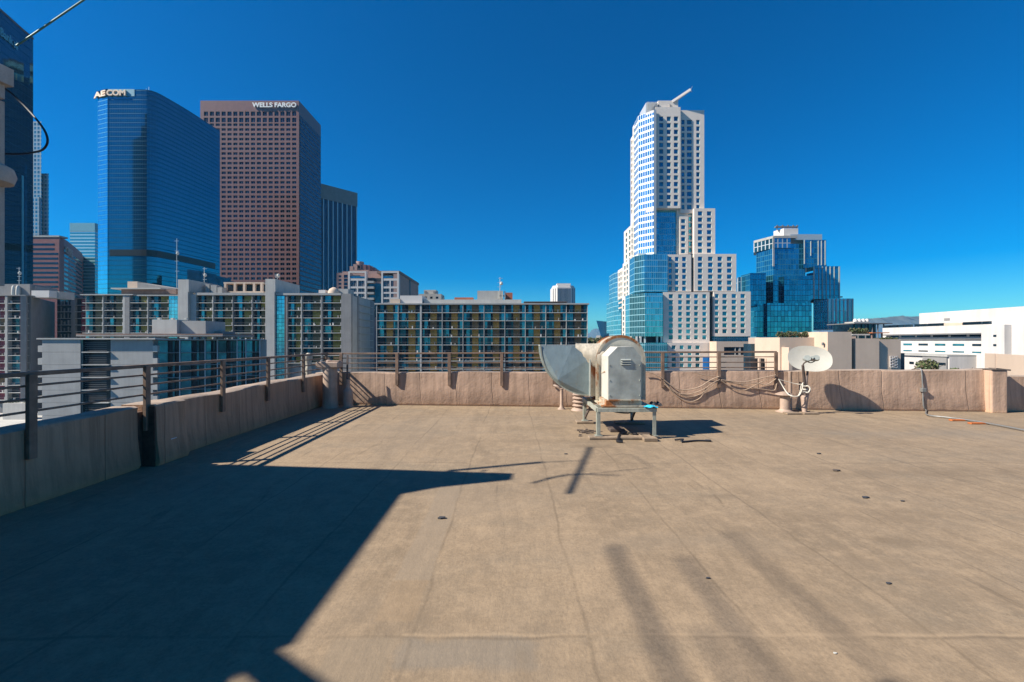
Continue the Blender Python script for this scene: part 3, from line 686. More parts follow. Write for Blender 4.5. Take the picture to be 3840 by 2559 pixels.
fc([(3012,1436,9.68),(3004,1448,9.62),(3000,1470,9.62),(2988,1488,9.62),(2960,1482,9.66)], .009, 'cable_white', 'white cable hanging in a narrow loop from the dish mast', 'white cables at the dish')
# conduit: down the wall and away over the roof
r = root('conduit', at(3460,10.1,0), 'grey electrical conduit running down the wall and along the roof at the right', 'conduit')
u = far.u(3456)
q = [far.p3(u+.02,.955,-.16), far.p3(u,.965,-.05), far.p3(u,.90,.0), far.p3(u,.5,.03), far.p3(u,.12,.05), far.p3(u+.02,.03,.10)]
def fl(x, y): d = F*H/(y-CY); return Vector((XX(x,d), d, .03))
q += [fl(3478,1562), fl(3560,1572), fl(3640,1583), fl(3740,1600), fl(3850,1622), fl(4000,1655)]
b = MB(); b.tube(q, .014, 10); b.build('tube', 'conduit_grey', r, smooth=True)
b = MB(); b.fbox(far, u-.045, u+.045, .44, .53, .0, .08); b.build('junction_box', 'conduit_grey', r, bevel=.008)
for i, (x, y) in enumerate(((3590,1578),(3662,1590))):
    p = fl(x, y); b = MB(); b.box(p.x-.17,p.x+.17,p.y-.07,p.y+.01,.002,.032)
    tag(b.build('rusty_block', 'rust_block', None, bevel=.006), ('rust red block carrying the conduit, the one nearer the wall', 'rust red block carrying the conduit, the one nearer the right edge')[i], 'block', 'rusty blocks under the conduit')
# scraps on the roof
for x, y, w_, m_, lab in ((1657,1945,.07,'debris','small dark scrap on the sheet left of the middle of the roof'),(3245,1868,.07,'debris','flat dark stone on the roof, in the right half'),(3384,1881,.04,'debris','small dark pebble right of the flat stone'),(3332,2190,.035,'debris','dark pebble on the roof in the lower right'),(3135,1767,.09,'tar','narrow dark strip of felt below the dish shadow'),(2122,1704,.05,'debris','little dark scrap left of the fan stand'),(3070,1703,.06,'debris','small dark chip right of the fan shadow'),(2655,2170,.03,'debris','tiny dark pebble beside the soft shadow streak'),(3131,2452,.02,'white_paint_metal','tiny white chip near the bottom right')):
    p = fl(x, y); b = MB(); b.prism([(p.x-w_/2,p.y-w_*.2),(p.x-w_*.1,p.y-w_*.33),(p.x+w_/2,p.y-w_*.15),(p.x+w_*.42,p.y+w_*.2),(p.x-w_*.3,p.y+w_*.25)], .002, .002+w_*.18)
    tag(b.build('roof_scrap', m_), lab, 'scrap', 'small scraps on the roof')
# ================================================================ the city
mat('conc_white', (.46,.44,.40), .8, 0, .08, .25, .15)
mat('conc_pale', (.38,.37,.345), .85, 0, .08, .3, .15)
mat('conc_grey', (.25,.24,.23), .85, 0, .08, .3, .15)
mat('conc_dark', (.14,.14,.14), .85, 0, .1, .3)
mat('white_render', (.60,.56,.52), .7, 0, .04, .2)
mat('school_white', (.57,.535,.50), .75, 0, .06, .15, .2)
mat('tower_panel', (.72,.63,.54), .65, 0, .04, .3)
mat('tan_render', (.58,.44,.33), .85, 0, .05, .2, .08)
mat('tan_dark', (.40,.31,.25), .85, 0, .05, .2)
mat('granite_brown', (.215,.10,.08), .35, 0, .08, .3)
mat('granite_red', (.20,.055,.045), .5, 0, .1, .3)
mat('granite_brown_dark', (.17,.085,.08), .4, 0, .1, .3)
mat('red_brick', (.40,.13,.07), .8, 0, .1, 1)
mat('pink_stucco', (.36,.235,.20), .85, 0, .08, .4)
mat('amber_panel', (.46,.23,.04), .7, 0, .15, .8)
mat('amber_dull', (.20,.12,.055), .7, 0, .2, .8)
mat('olive_panel', (.22,.18,.03), .7, 0, .2, .8)
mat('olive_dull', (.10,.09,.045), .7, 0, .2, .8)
mat('crimson_panel', (.20,.03,.045), .7, 0, .25, .8)
mat('orange_panel', (.62,.20,.12), .7, 0, .1, .8)
mat('room_dark', (.015,.018,.022), .5, 0, .3, .8)
mat('roof_brown', (.22,.14,.11), .8, 0, .2, .5)
mat('clutter', (.30,.26,.22), .8, 0, .5, 3)
mat('metal_fin', (.45,.48,.50), .4, .3, .05, 1)
mat('band_black', (.006,.008,.010), .35)
mat('sign_white', (.85,.83,.78), .5)
mat('sign_teal', (.10,.35,.45), .5)
mat('sign_tan', (.85,.62,.42), .5)
mat('blue_screen', (.0,.16,.50), .6)
glass('glass_teal', (.04,.25,.32), .55, .12)
glass('glass_deep', (.012,.07,.10), .55, .12)
glass('glass_blue', (.03,.24,.33), .8, .06)
glass('glass_sky', (.22,.60,.72), .8, .08)
glass('glass_dark', (.03,.07,.10), .6, .08)
glass('glass_navy', (.022,.05,.075), .7, .08)
def deck(z, pts, name='podium', m='conc_pale'):
    b = MB(); b.prism(pts, GZ-.5, z); return b.build(name, m)
b = MB(); n = 48
b.prism([(30000*math.cos(2*math.pi*i/n), 30000*math.sin(2*math.pi*i/n)) for i in range(n)], GZ-2, GZ)
tag(b.build('ground', 'asphalt', loc=(0,0,GZ)), kind='structure')

# ---------------------------------------------------------------- balcony facades
def balconies(rt, fr, bays, ztop, rows, fh, style, gap=.25):
    """every cell: slab with an upstand, a coloured wall panel, glazed doors; returns nothing, parts go under rt"""
    wins, pans, slabs, rails_, kit = [], [], [], [], []
    rr = random.Random(len(bays)*7+rows)
    for (u0, u1, flip) in bays:
        w_ = u1-u0
        for k in range(rows):
            z1 = ztop-fh*k; z0 = z1-fh
            f = (lambda a: u0+w_*a) if not flip else (lambda a: u1-w_*a)
            def seg(a, c, lst, n0, n1, mi, zz0=z0+.12, zz1=z1-.12):
                x0, x1 = sorted((f(a), f(c))); lst.append((fr, x0, x1, zz0, zz1, n0, n1, mi))
            for (a, c, kind, n1) in style['cells']:
                if kind == 'g': seg(a, c, wins, -1.75, n1, rr.choice((0,0,1,1,2)) if n1 > -1.1 else rr.choice((1,2,2,0)))
                if kind == 'p': seg(a, c, pans, -1.75, n1, 0 if rr.random() < style.get('vivid', .5) else 1)
            slabs.append((fr, u0+.02, u1-.02, z0-.10, z0+.13, -1.6, .0, 0))
            if style.get('tab'):
                x = u1 if not flip else u0; slabs.append((fr, x-.28, x-.02, z0+.13, z0+1.15, -.9, .0, 0))
            rails_.append((fr, u0+.06, u1-.06, z0+.95, z0+1.0, -.08, -.03, 0))
            for _ in range(rr.randint(0, 3)):
                a = rr.uniform(.1,.85); q = f(a); s = rr.uniform(.2,.5); kit.append((fr, q-s/2, q+s/2, z0+.13, z0+.13+rr.uniform(.4,1.1), -.9, -.5, rr.choice((0,1,2))))
    hundred(rt, wins, 'window', 'windows', ['glass_teal', 'glass_deep', 'room_dark'])
    hundred(rt, pans, 'wall_panel', 'wall_panels', style['pm'])
    hundred(rt, slabs, 'balcony', 'balconies', ['conc_white'])
    hundred(rt, rails_, 'balcony_rail', 'balcony_rails', ['conc_grey'], limit=60)
    b = MB()
    for q in kit: b.fbox(*q)
    if kit: o = b.build('balcony_clutter', ['clutter', 'white_render', 'conc_dark'], rt); o['kind'] = 'stuff'

# ---- amber panelled apartment block straight ahead
D = 154.
r = root('apartment_block', (XX(1800,D), D+8, GZ), 'long apartment block with amber panels and teal windows behind every balcony', 'building')
fr = img(1409, D, 2207, D)
ups = [1412,1493,1578,1658,1736,1815,1893,1970,2047,2124,2203]
zt = ZZ(1143, D); fh = 30.3/F*D; rows = 9
b = MB(); b.fbox(fr, 0, fr.L, GZ, zt, -16, -1.7); b.fbox(fr, -.4, fr.L+.2, zt+.02, zt+.5, -16.2, .25); b.build('wall', 'conc_pale', r)
for i, x in enumerate(ups):
    u = fr.u(x); ww = .55 if i == 2 else .18
    b = MB(); b.fbox(fr, u-ww/2, u+ww/2, GZ, zt, -1.7, .06); b.build('column', 'conc_white', r)
sty = dict(cells=[(.03,.17,'g',-1.4),(.16,.32,'g',-.5),(.30,.40,'g',-1.6),(.42,.72,'p',-1.2),(.74,.84,'g',-1.6),(.84,.99,'g',-.7)], pm=['amber_panel','amber_dull'], vivid=.6)
balconies(r, fr, [(fr.u(ups[i]), fr.u(ups[i+1]), False) for i in range(10)], zt, rows, fh, sty)
def rbox(rt, name, m, x0, x1, y0, y1, d, dep, **k):   # a box on a roof, given by its outline in the photograph and its distance
    b = MB(); b.box(XX(x0,d), XX(x1,d), d, d+dep, ZZ(y1,d), ZZ(y0,d)); return b.build(name, m, rt, **k)
rbox(r, 'stair_house', 'white_render', 1500,1583,1109,1140, D+2, 9)
rbox(r, 'roof_unit', 'tan_render', 1463,1500,1121,1140, D+1.5, 5)
rbox(r, 'roof_fascia', 'conc_white', 1590,1955,1124,1139, D+3, 6)
rbox(r, 'canopy', 'rail_dark', 1965,2127,1131,1134.5, D+2, 6)
for x in (1975,2040,2110): rbox(r, 'canopy_post', 'rail_dark', x,x+3,1134,1140, D+3, .4)
rbox(r, 'plant_room', 'conc_pale', 1790,1886,1091,1138, D+6, 6)
rbox(r, 'chimney_block', 'red_brick', 1893,1922,1098,1138, D+9, 5)
rbox(r, 'brick_parapet', 'red_brick', 1704,1774,1116,1138, D+10, 3)
def antenna(x, y0, y1, d, label, dish=True, seed=1):
    rr = random.Random(seed); p = P(x, y1, d); zt = ZZ(y0, d)
    rt = root('roof_mast', p, label, 'antenna')
    b = MB(); b.tube([p, (p.x, p.y, zt)], .11, 6, smooth=0); pole = b.build('pole', 'white_paint_metal', rt)
    for k in range(4):
        z = p.z+(zt-p.z)*(.35+.2*k); b = MB(); a = rr.uniform(-.3,.3)
        b.bar((p.x-.8-a,p.y,z),(p.x+.8-a,p.y,z+.2*a),.12); b.build('arm', 'metal_fin', pole)
    if dish: b = MB(); b.lathe((p.x+.5,p.y-.2,zt-(zt-p.z)*.3), [(.15,-.6),(.55,-.2),(.5,.4),(.1,.7)], 10); b.build('antenna_drum', 'white_paint_metal', pole, smooth=True)
antenna(1875, 1040, 1122, D+4, 'tall white antenna mast on the roof of the amber panelled apartment block')
for i, x in enumerate((1866,1881,1891)): rbox(r, 'antenna_panel', 'white_paint_metal', x,x+5,1092,1120, D+4.5, .6)
rbox(r, 'antenna_frame', 'conc_dark', 1868,1892,1108,1112, D+5, .4)

# ---- olive panelled apartment block with lift towers
D = 165.
r = root('apartment_block', (XX(1000,D), D+10, GZ), 'grey apartment block with olive panels, two blank lift towers and a glass stair strip', 'building')
zt = ZZ(1108, D); fh = 28.3/F*D
fr = img(305, D, 1318, D); U = fr.u
frR = Fr((XX(1318,D), D), (XX(1318,D)+.6, D+46))
b = MB(); b.fbox(fr, 0, U(1317), GZ, zt, -22, -1.75); b.fbox(fr, -.3, U(500), zt+.02, zt+.42, -22.1, .3); b.fbox(fr, U(515), U(668), zt-.25, zt+.2, -22.2, .25)
b.fbox(fr, U(735), U(1000), zt+.02, zt+.95, -22.1, .25); b.fbox(fr, U(1037), U(1280), zt+.02, zt+.8, -22.1, .25); b.build('wall', 'conc_pale', r)
so_ = dict(cells=[(.03,.25,'g',-1.3),(.25,.42,'g',-.8),(.42,.48,'g',-1.6),(.50,.93,'p',-1.2)], pm=['olive_panel','olive_dull'], vivid=.45, tab=True)
bays = [(308,385),(388,461),(486,553),(556,632),(735,797),(800,871),(874,944),(947,1000),(1078,1129),(1132,1203),(1209,1279)]
balconies(r, fr, [(U(a), U(c), False) for a, c in bays], zt, 9, fh, so_)
for x0, x1, m in ((461,468,'conc_white'),(468,486,'conc_grey'),(1129,1132,'conc_white'),(1203,1209,'conc_grey'),(872,874,'conc_grey'),(944,947,'conc_grey'),(797,800,'conc_white'),(1067,1072,'rail_dark'),(1073,1078,'conc_grey'),(385,388,'conc_pale'),(553,556,'conc_pale')):
    b = MB(); b.fbox(fr, U(x0), U(x1), GZ, zt, -1.75, .08); b.build('pier', m, r)
for x0, x1 in ((633,667),(1033,1067)):
    b = MB(); b.fbox(fr, U(x0), U(x1), GZ, zt-.1, -1.0, -.1); b.build('stair_glazing', 'stair_glass' if 'stair_glass' in MATS else (curtain('stair_glass', (.16,.52,.60), (.03,.09,.11), 1.42, 1.15, .10, .08, .75, .12, .25).name), r)
b = MB(); b.fbox(fr, U(1280), U(1317), GZ, zt+.6, -1.75, .2); b.build('end_wall', 'conc_grey', r)
for x0, x1, yt, back in ((674,711,1050,16),(1000,1034,1048,18)):
    b = MB(); b.fbox(fr, U(x0), U(x1), GZ, zt+1.2, -1.75, .9); b.fbox(fr, U(x0), U(x1+3), zt+1.2, ZZ(yt,D), -back, .9); b.build('lift_tower', 'conc_white', r)
b = MB(); b.fbox(fr, U(711), U(735), GZ, zt+.3, -1.75, -.05); b.build('pier', 'conc_pale', r)
# receding side, in shade
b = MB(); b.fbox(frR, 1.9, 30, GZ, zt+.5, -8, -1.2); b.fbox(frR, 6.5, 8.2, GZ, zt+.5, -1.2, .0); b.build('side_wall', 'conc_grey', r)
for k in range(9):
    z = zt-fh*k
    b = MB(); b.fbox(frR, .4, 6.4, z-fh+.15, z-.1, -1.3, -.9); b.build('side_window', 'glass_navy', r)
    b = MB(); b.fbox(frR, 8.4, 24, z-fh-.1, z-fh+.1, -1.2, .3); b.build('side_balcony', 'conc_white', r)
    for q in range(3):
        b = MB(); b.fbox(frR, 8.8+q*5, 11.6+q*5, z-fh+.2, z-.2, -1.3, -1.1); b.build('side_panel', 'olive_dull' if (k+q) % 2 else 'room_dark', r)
b = MB(); b.fbox(frR, 2.2, 3.8, GZ, ZZ(1150,D), -.95, -.7); b.build('orange_strip', 'orange_panel', r)
# roof things of that block
rbox(r, 'roof_slab', 'conc_white', 415,601,1080,1084, D+4, 8); rbox(r, 'roof_edge', 'roof_brown', 455,660,1086,1103, D+6, 6)
rbox(r, 'roof_hut', 'tan_render', 478,515,1056,1082, D+9, 6)
b = MB(); q = [P(515,1060,D+8), P(660,1083,D+8)]; b.hexa([(q[0].x,D+8,zt+.3),(q[1].x,D+8,zt+.3),(q[1].x,D+16,zt+.3),(q[0].x,D+16,zt+.3),(q[0].x,D+8,q[0].z),(q[1].x,D+8,q[1].z),(q[1].x,D+16,q[1].z+.3),(q[0].x,D+16,q[0].z+.3)]); b.build('sloped_roof', 'conc_grey', r)
for x0,x1,y0 in ((770,785,1066),(790,812,1070),(815,832,1078)): rbox(r, 'roof_unit', 'conc_pale', x0,x1,y0,1105, D+6, 3)
rbox(r, 'roof_unit', 'white_render', 1195,1220,1088,1106, D+3, 3)
b = MB(); p = P(1252,1106,D+4); b.lathe(p, [(2.2,0),(2.1,1.2),(1.5,2.2),(.5,2.8)], 14); b.build('roof_dome', 'tan_render', r, smooth=True)
rbox(r, 'roof_unit', 'conc_pale', 1266,1306,1084,1106, D+5, 6)
r2 = root('rooftop_pergola', (XX(910,D+12), D+12, zt), 'tan rooftop pergola with square columns and dark openings, below the brown granite tower', 'pergola')
rbox(r2, 'roof', 'tan_render', 838,988,1059,1064, D+10, 8); rbox(r2, 'base', 'tan_render', 838,988,1093,1108, D+10, 8); rbox(r2, 'backing', 'band_black', 842,985,1064,1093, D+14, 2)
for x in (840,876,911,948,976): rbox(r2, 'column', 'tan_render', x,x+8,1064,1093, D+10, 1)
antenna(663, 895, 1083, D+12, 'very tall thin antenna mast in front of the deep blue curved tower', seed=3)
antenna(766, 1003, 1104, D+8, 'antenna mast with a white drum, right of the first blank lift tower', seed=4)
antenna(1040, 1028, 1048, D+6, 'short mast on top of the second blank lift tower', seed=5)

# ---- crimson panelled block at the far left
D = 165.
r = root('apartment_block', (XX(60,D), D+10, GZ), 'grey apartment block with crimson panels at the left edge of the photo', 'building')
fr = img(-60, D, 205, D); U = fr.u; zt = ZZ(1110, D); fh = 28./F*D
frS = Fr((XX(98,D), D), (XX(205,D+28), D+28))
b = MB(); b.prism([(XX(-60,D),D+1.7),(XX(98,D)-.05,D+1.7),(XX(205,D+28),D+28),(XX(-60,D)-6,D+28)], GZ, zt); b.fbox(fr, 0, U(98), zt+.02, zt+.35, -10, .2); b.build('wall', 'conc_grey', r)
b = MB(); b.fbox(frS, 0, frS.L, GZ, zt+.05, -1.5, .05); b.build('side_wall', 'conc_grey', r)
sr = dict(cells=[(.03,.5,'g',-1.4),(.5,.90,'p',-1.2)], pm=['crimson_panel','amber_dull'], vivid=.85, tab=True)
balconies(r, fr, [(U(-48), U(19), False), (U(28), U(93), False)], zt, 14, fh, sr)
b = MB(); b.fbox(fr, U(19), U(28), GZ, zt, -1.75, .05); b.build('pier', 'conc_pale', r)
rbox(r, 'plant_room', 'conc_grey', -20,112,1066,1112, D+4, 8); rbox(r, 'plant_room', 'conc_grey', 110,134,1075,1112, D+5, 8)
rbox(r, 'roof_unit', 'white_render', 118,184,1090,1116, D+3, 6); rbox(r, 'roof_unit', 'conc_pale', 184,222,1093,1120, D+6, 6)
for x in (52,68):
    b = MB(); b.lathe(P(x,1112,D+3.5), [(.7,0),(.75,1.5),(.6,3.6),(.3,4.1)], 12); b.build('roof_tank', 'white_paint_metal', r, smooth=True)
antenna(72, 1003, 1080, D+5, 'antenna mast on the crimson panelled block at the left edge', seed=9)
r = root('apartment_block', (XX(250,190.), 195, GZ), 'narrow dark apartment wing with lattice screens and crimson panels between the two grey blocks', 'building')
D = 186.; fr = img(205, D, 312, D); U = fr.u; zt = ZZ(1120, D); fh = 24.8/F*D
b = MB(); b.fbox(fr, 0, fr.L, GZ, zt, -12, -1); b.fbox(fr, 0, fr.L, zt+.01, zt+.3, -12, .1); b.fbox(fr, U(268), U(281), GZ, zt, -1, .1); b.build('wall', 'conc_grey', r)
for k in range(9):
    z = zt-fh*k
    b = MB(); b.fbox(fr, U(208), U(216), z-fh+.1, z-.2, -1.1, -.7); b.build('window', 'room_dark', r)
    b = MB(); b.fbox(fr, U(216), U(267), z-fh-.1, z-fh+.1, -.95, .1); b.build('balcony', 'conc_pale', r)
    b = MB(); b.fbox(fr, U(218), U(266), z-fh+.1, z-.2, -1.1, -.9); b.build('window', 'glass_dark', r)
    for x in (222,233,248,259):
        b = MB(); b.fbox(fr, U(x), U(x+R.uniform(3,6)), z-fh+.1, z-R.uniform(.3,1.4), -.8, -.6); b.build('screen', 'conc_grey', r)
    b = MB(); b.fbox(fr, U(282), U(298), z-fh+.1, z-.2, -1.1, -.9); b.build('window', 'room_dark', r)
    b = MB(); b.fbox(fr, U(298), U(311), z-fh+.1, z-.2, -1.0, -.8); b.build('wall_panel', 'crimson_panel', r)
    b = MB(); b.fbox(fr, U(282), U(311), z-fh-.1, z-fh+.1, -.95, .1); b.build('balcony', 'conc_pale', r)

# ---- nearest white block at the left
D = 97.
r = root('apartment_block', (XX(450,D), D+12, GZ), 'nearest white apartment block with louvred recess and teal glazed side, low behind the left railing', 'building')
fr = img(150, D, 592, D); U = fr.u; zt = ZZ(1273, D); fh = 47.3/F*D
fg = img(590, D, 990, D+9.); G = fg.u
b = MB()
b.prism([(XX(168,D),D+.6),(XX(572,D),D+.6),(XX(590,D),D+1.75),(XX(988,D+9)-.2,D+10.75),(-.5655*(D+26),D+26),(XX(168,D),D+26)], GZ, zt-.05); b.build('core', 'conc_pale', r)
b = MB(); b.fbox(fr, U(150), U(592), zt-.04, zt+.28, -8, .75); b.build('roof_edge', 'conc_white', r)
for k in range(10):
    z1 = zt-.05-fh*k; z0 = z1-fh
    b = MB(); b.fbox(fr, U(167), U(310), z0+.04, z1-.0, -.6, .5); b.build('wall_panel', 'conc_pale', r)
    b = MB(); b.fbox(fr, U(151), U(167), z0+.04, z0+fh*.52, -6, .5); b.build('balcony_end', 'conc_white', r)
    b = MB(); b.fbox(fr, U(415), U(573), z0+.04, z1-.0, -.6, .0); b.build('wall_panel', 'conc_pale', r)
    b = MB(); b.fbox(fr, U(573), U(590), z0+.04, z0+fh*.52, -1.2, .0); b.build('balcony_end', 'conc_white', r)
    b = MB(); b.fbox(fr, U(311), U(414), z0-.12, z0+.10, -2.4, .45); b.build('recess_slab', 'conc_white', r)
    for q in range(5):
        b = MB(); z = z0+.35+q*.42; b.fbox(fr, U(321), U(402), z, z+.05, .1, .16); b.build('recess_louvre', 'conc_grey', r)
b = MB(); b.fbox(fr, U(310), U(415), GZ, zt-.05, -3, -.55); b.build('recess_back', 'room_dark', r)
b = MB(); b.fbox(fr, U(310)+.01, U(318), GZ, zt-.06, -.5, .42); b.build('recess_jamb', 'glass_dark', r)
wins, slabs = [], []
rr = random.Random(4)
gb = [590,675,770,816,890,923,975]
for i in range(len(gb)-1):
    u0, u1 = G(gb[i]), G(gb[i+1]); w_ = u1-u0
    b = MB(); b.fbox(fg, u1-.13, u1+.03, GZ, zt-.2, -1.2, .1); b.build('mullion', 'metal_fin', r)
    for k in range(10):
        z1 = zt-.25-fh*k; z0 = z1-fh
        wins.append((fg, u0+.03, u0+w_*.42, z0+.1, z1-.1, -1.6, -.55, rr.choice((0,0,1,0))))
        wins.append((fg, u0+w_*.44, u0+w_*.62, z0+.1, z1-.1, -1.6, -1.2, 2))
        wins.append((fg, u0+w_*.63, u0+w_*.72, z0+.1, z1-.1, -1.6, -.9, rr.choice((0,1,1))))
        wins.append((fg, u0+w_*.73, u1-.15, z0+.1, z1-.1, -1.6, -1.3, rr.choice((2,1))))
        slabs.append((fg, u0, u1-.14, z0-.06, z0+.08, -1.5, .05, 0))
hundred(r, wins, 'window', 'windows', ['glass_teal', 'glass_deep', 'room_dark']); hundred(r, slabs, 'floor_slab', 'floor_slabs', ['conc_grey'])
b = MB(); b.fbox(fg, G(590), G(985), zt-.2, zt+.05, -9, .3); b.build('roof_edge', 'conc_pale', r)
rbox(r, 'plant_room', 'conc_white', 570,663,1199,1258, D+4, 8)
b = MB(); b.box(XX(663,D+4)+.02, XX(771,D+5), D+5, D+12, ZZ(1259,D+5), ZZ(1204,D+5)); b.build('plant_room', 'conc_pale', r)
rbox(r, 'roof_slab', 'conc_grey', 740,832,1243,1262, D+8, 5)
rbox(r, 'canopy', 'conc_grey', 285,835,1257,1262, D+2, 12); rbox(r, 'canopy_edge', 'roof_brown', 285,835,1252,1256.5, D+2.3, 12)
for x in range(300,830,52): rbox(r, 'canopy_post', 'conc_dark', x,x+5,1262,1273, D+2.5, .3)
for x in (590,640,690): rbox(r, 'roof_vent', 'white_paint_metal', x,x+9,1193,1199, D+6, .6)

# ---- podium with planters, below the left blocks
b = MB(); b.prism([(-210,118),(-150,118),(-150,164),(-210,164)], GZ, ZZ(1556,160)); tag(b.build('terrace', 'conc_white'), 'pale empty roof terrace below the crimson panelled block', 'terrace')
r = root('planter_box', P(55,1555,150), 'pale concrete planter with grass at the foot of the crimson panelled block', 'planter')
b = MB(); a = P(10,1555,150); c = P(100,1513,150); b.box(a.x, c.x, 150, 153, ZZ(1556,160), c.z); b.build('trough', 'conc_white', r)
def leaves(b, c, rx, ry, rz, n, s, rr, mi=3):
    for _ in range(n):
        while True:
            q = Vector((rr.uniform(-1,1), rr.uniform(-1,1), rr.uniform(-1,1)))
            if .25 < q.length < 1: break
        p = Vector(c)+Vector((q.x*rx, q.y*ry, q.z*rz)); d1 = Vector((rr.gauss(0,1), rr.gauss(0,1), rr.gauss(0,1))).normalized(); d2 = d1.cross(Vector((rr.gauss(0,1), rr.gauss(0,1), rr.gauss(0,1)))).normalized()
        ss = s*rr.uniform(.6,1.4); b.face([p-d1*ss, p+d2*ss*.6, p+d1*ss, p-d2*ss*.6], rr.randrange(mi))
b = MB(); leaves(b, (a.x+1.5,151.5,c.z+.3), 2, 1.2, .8, 260, .18, R); leaves(b, (c.x-1,151.5,c.z+.2), 1.6, 1.2, .6, 200, .18, R); b.build('foliage', ['leaf_a','leaf_b','leaf_a'], r)
LF = ['leaf_a','leaf_b','leaf_c']
def tree(name, label, x, y, z0, h, rx, n=1400, s=.35, seed=1, cat='tree', mats=LF, grp=None, trunk=.35):
    rr = random.Random(seed); rt = root(name, (x,y,z0), label, cat, grp)
    b = MB(); top = z0+h*.62
    b.tube([(x,y,z0),(x+rr.uniform(-.1,.1)*rx,y,z0+h*.3),(x+rr.uniform(-.15,.15)*rx,y,top)], [h*.035, h*.012], 8); 
    for k in range(6):
        a = rr.uniform(0,6.28); b.tube([(x,y,z0+h*(.25+.06*k)),(x+math.cos(a)*rx*.35,y+math.sin(a)*rx*.35,z0+h*(.45+.06*k)),(x+math.cos(a)*rx*.7,y+math.sin(a)*rx*.7,z0+h*(.6+.05*k))], [h*.014,h*.003], 6)
    b.build('trunk', 'bark', rt, smooth=True)
    b = MB()
    for k in range(13):
        a = rr.uniform(0,6.28); q = rr.uniform(0,.72)*rx; cz_ = z0+h*(trunk+.12+rr.uniform(0,.38)*(1-q/rx*.6)); cr = rx*rr.uniform(.28,.48)
        leaves(b, (x+math.cos(a)*q, y+math.sin(a)*q, cz_), cr, cr, cr*.75, n//13, s, rr, len(mats))
    b.build('crown', mats, rt)
    return rt
# ================================================================ towers
# ---- brown granite tower
D = 367.
r = root('office_tower', (XX(936,D), D+20, GZ), 'tall brown granite office tower with a grid of square windows and a white name sign', 'office tower')
fr = img(751, D, 1121, D); U = fr.u; zt = ZZ(378, D)
curtain('granite_side', (.02,.08,.125), (.11,.05,.05), 18/F*D, 3.3, .30, .16, .8, .08, .2)
b = MB(); wins = []
cols = [(U(764.5+22.05*i), U(764.5+22.05*i+15.6)) for i in range(16)]
yr = [(419,435),(442,459)]+[(463.5+18.02*i, 463.5+18.02*i+9.6) for i in range(37)]
rows = [(ZZ(c,D), ZZ(a,D)) for a, c in yr]
rr = random.Random(2)
lattice(b, wins, fr, 0, fr.L, GZ, zt, cols, rows, .8, 42, lambda: rr.choice((0,0,1)), wt=.1)
b.build('wall', 'granite_brown', r)
hundred(r, wins, 'window', 'windows', ['glass_navy', 'glass_dark'])
b = MB()
for a, c in cols:
    m_ = (a+c)/2; b.fbox(fr, m_-.18, m_+.18, rows[-1][0], rows[0][1], -.72, -.45)
o = b.build('window_mullions', 'granite_brown_dark', r); o['kind'] = 'stuff'
xr = XX(1121,D)
b = MB(); b.box(xr+.02, xr+.4, D+1.2, D+41, GZ, zt-11.5); b.build('side_glazing', 'granite_side', r)
text('WELLS FARGO', fr, U(948), ZZ(405,D), ZZ(387,D)-ZZ(405,D), U(1113)-U(948), .3, 1.0, 'sign', 'sign_white', r, bold=.028)
# ---- deep blue curved tower
D = 249.9; KA = .735
curtain('blue_curtain', (.02,.215,.26), (.005,.045,.065), 2.61, 1.3, .10, .035, .93, .05, .05, wav=.006, lmet=1.)
curtain('cyan_curtain', (.08,.55,.72), (.02,.15,.22), 2.61, 1.3, .10, .04, .9, .08, .05, wav=.008, lmet=1.)
zt = ZZ(336, D)
r = root('office_tower', (-215, 272, GZ), 'deep blue glass tower with a curved corner and a black band low down', 'office tower')
body = [(p[0]*KA, p[1]*KA) for p in [(-311.6,340),(-286,340),(-282,340.3),(-279.2,341.6),(-277.2,344),(-276,347.5),(-275,353),(-273.6,361),(-272.3,371),(-271.2,385),(-269.9,407.4),(-276,412),(-322,412),(-322,345)]]
b = MB(); b.prism(body, GZ, zt); b.build('curtain_wall', 'blue_curtain', r, smooth=True)
b = MB(); b.prism([(-322.4*KA,343.2*KA),(-311.7*KA,339.7*KA),(-311.7*KA,346*KA),(-322.4*KA,349*KA)], GZ, zt-.5); b.build('corner_bay', 'cyan_curtain', r)
def offs(poly, d):
    out = []
    for i, p in enumerate(poly):
        a = Vector(poly[max(i-1,0)]); c = Vector(poly[min(i+1,len(poly)-1)]); t_ = (c-a).normalized(); out.append((p[0]+t_.y*d, p[1]-t_.x*d))
    return out
def band(poly, z0, z1, d0, d1, name, m, rt):
    o0, o1 = offs(poly, d0), offs(poly, d1); b = MB()
    for i in range(len(poly)-1):
        q = [o1[i], o1[i+1], o0[i+1], o0[i]]; b.hexa([(a[0],a[1],z0) for a in q]+[(a[0],a[1],z1) for a in q])
    return b.build(name, m, rt)
cv = [(-310.2*KA,340*KA)]+body[1:10]+[(-270.2*KA,401*KA)]
band(cv, ZZ(960,D), ZZ(936.5,D), -.3, .25, 'louvre_band', 'band_black', r)
band([(-311.6*KA,340*KA),(-291*KA,340*KA)], ZZ(362,D), zt+.05, -.3, .2, 'sign_panel', 'sign_teal', r)
band([(-322.4*KA,343.2*KA),(-311.7*KA,339.7*KA)], ZZ(362,D), zt+.1, -.3, .3, 'sign_panel', 'glass_navy', r)
fs = Fr((-322.4*KA,343.2*KA), (-311.7*KA,339.7*KA)); f2 = Fr((-311.7*KA,340*KA), (-286*KA,340*KA)); h_ = ZZ(340,D)-ZZ(362,D)
text('AE', fs, fs.u(358), ZZ(362,D), h_, fs.u(401)-fs.u(358), .4, .9, 'sign_lettering', 'sign_tan', r, bold=.04)
text('COM', f2, f2.u(404), ZZ(362,D), h_, f2.u(475)-f2.u(404), .3, .9, 'sign_lettering', 'sign_tan', r, bold=.04)
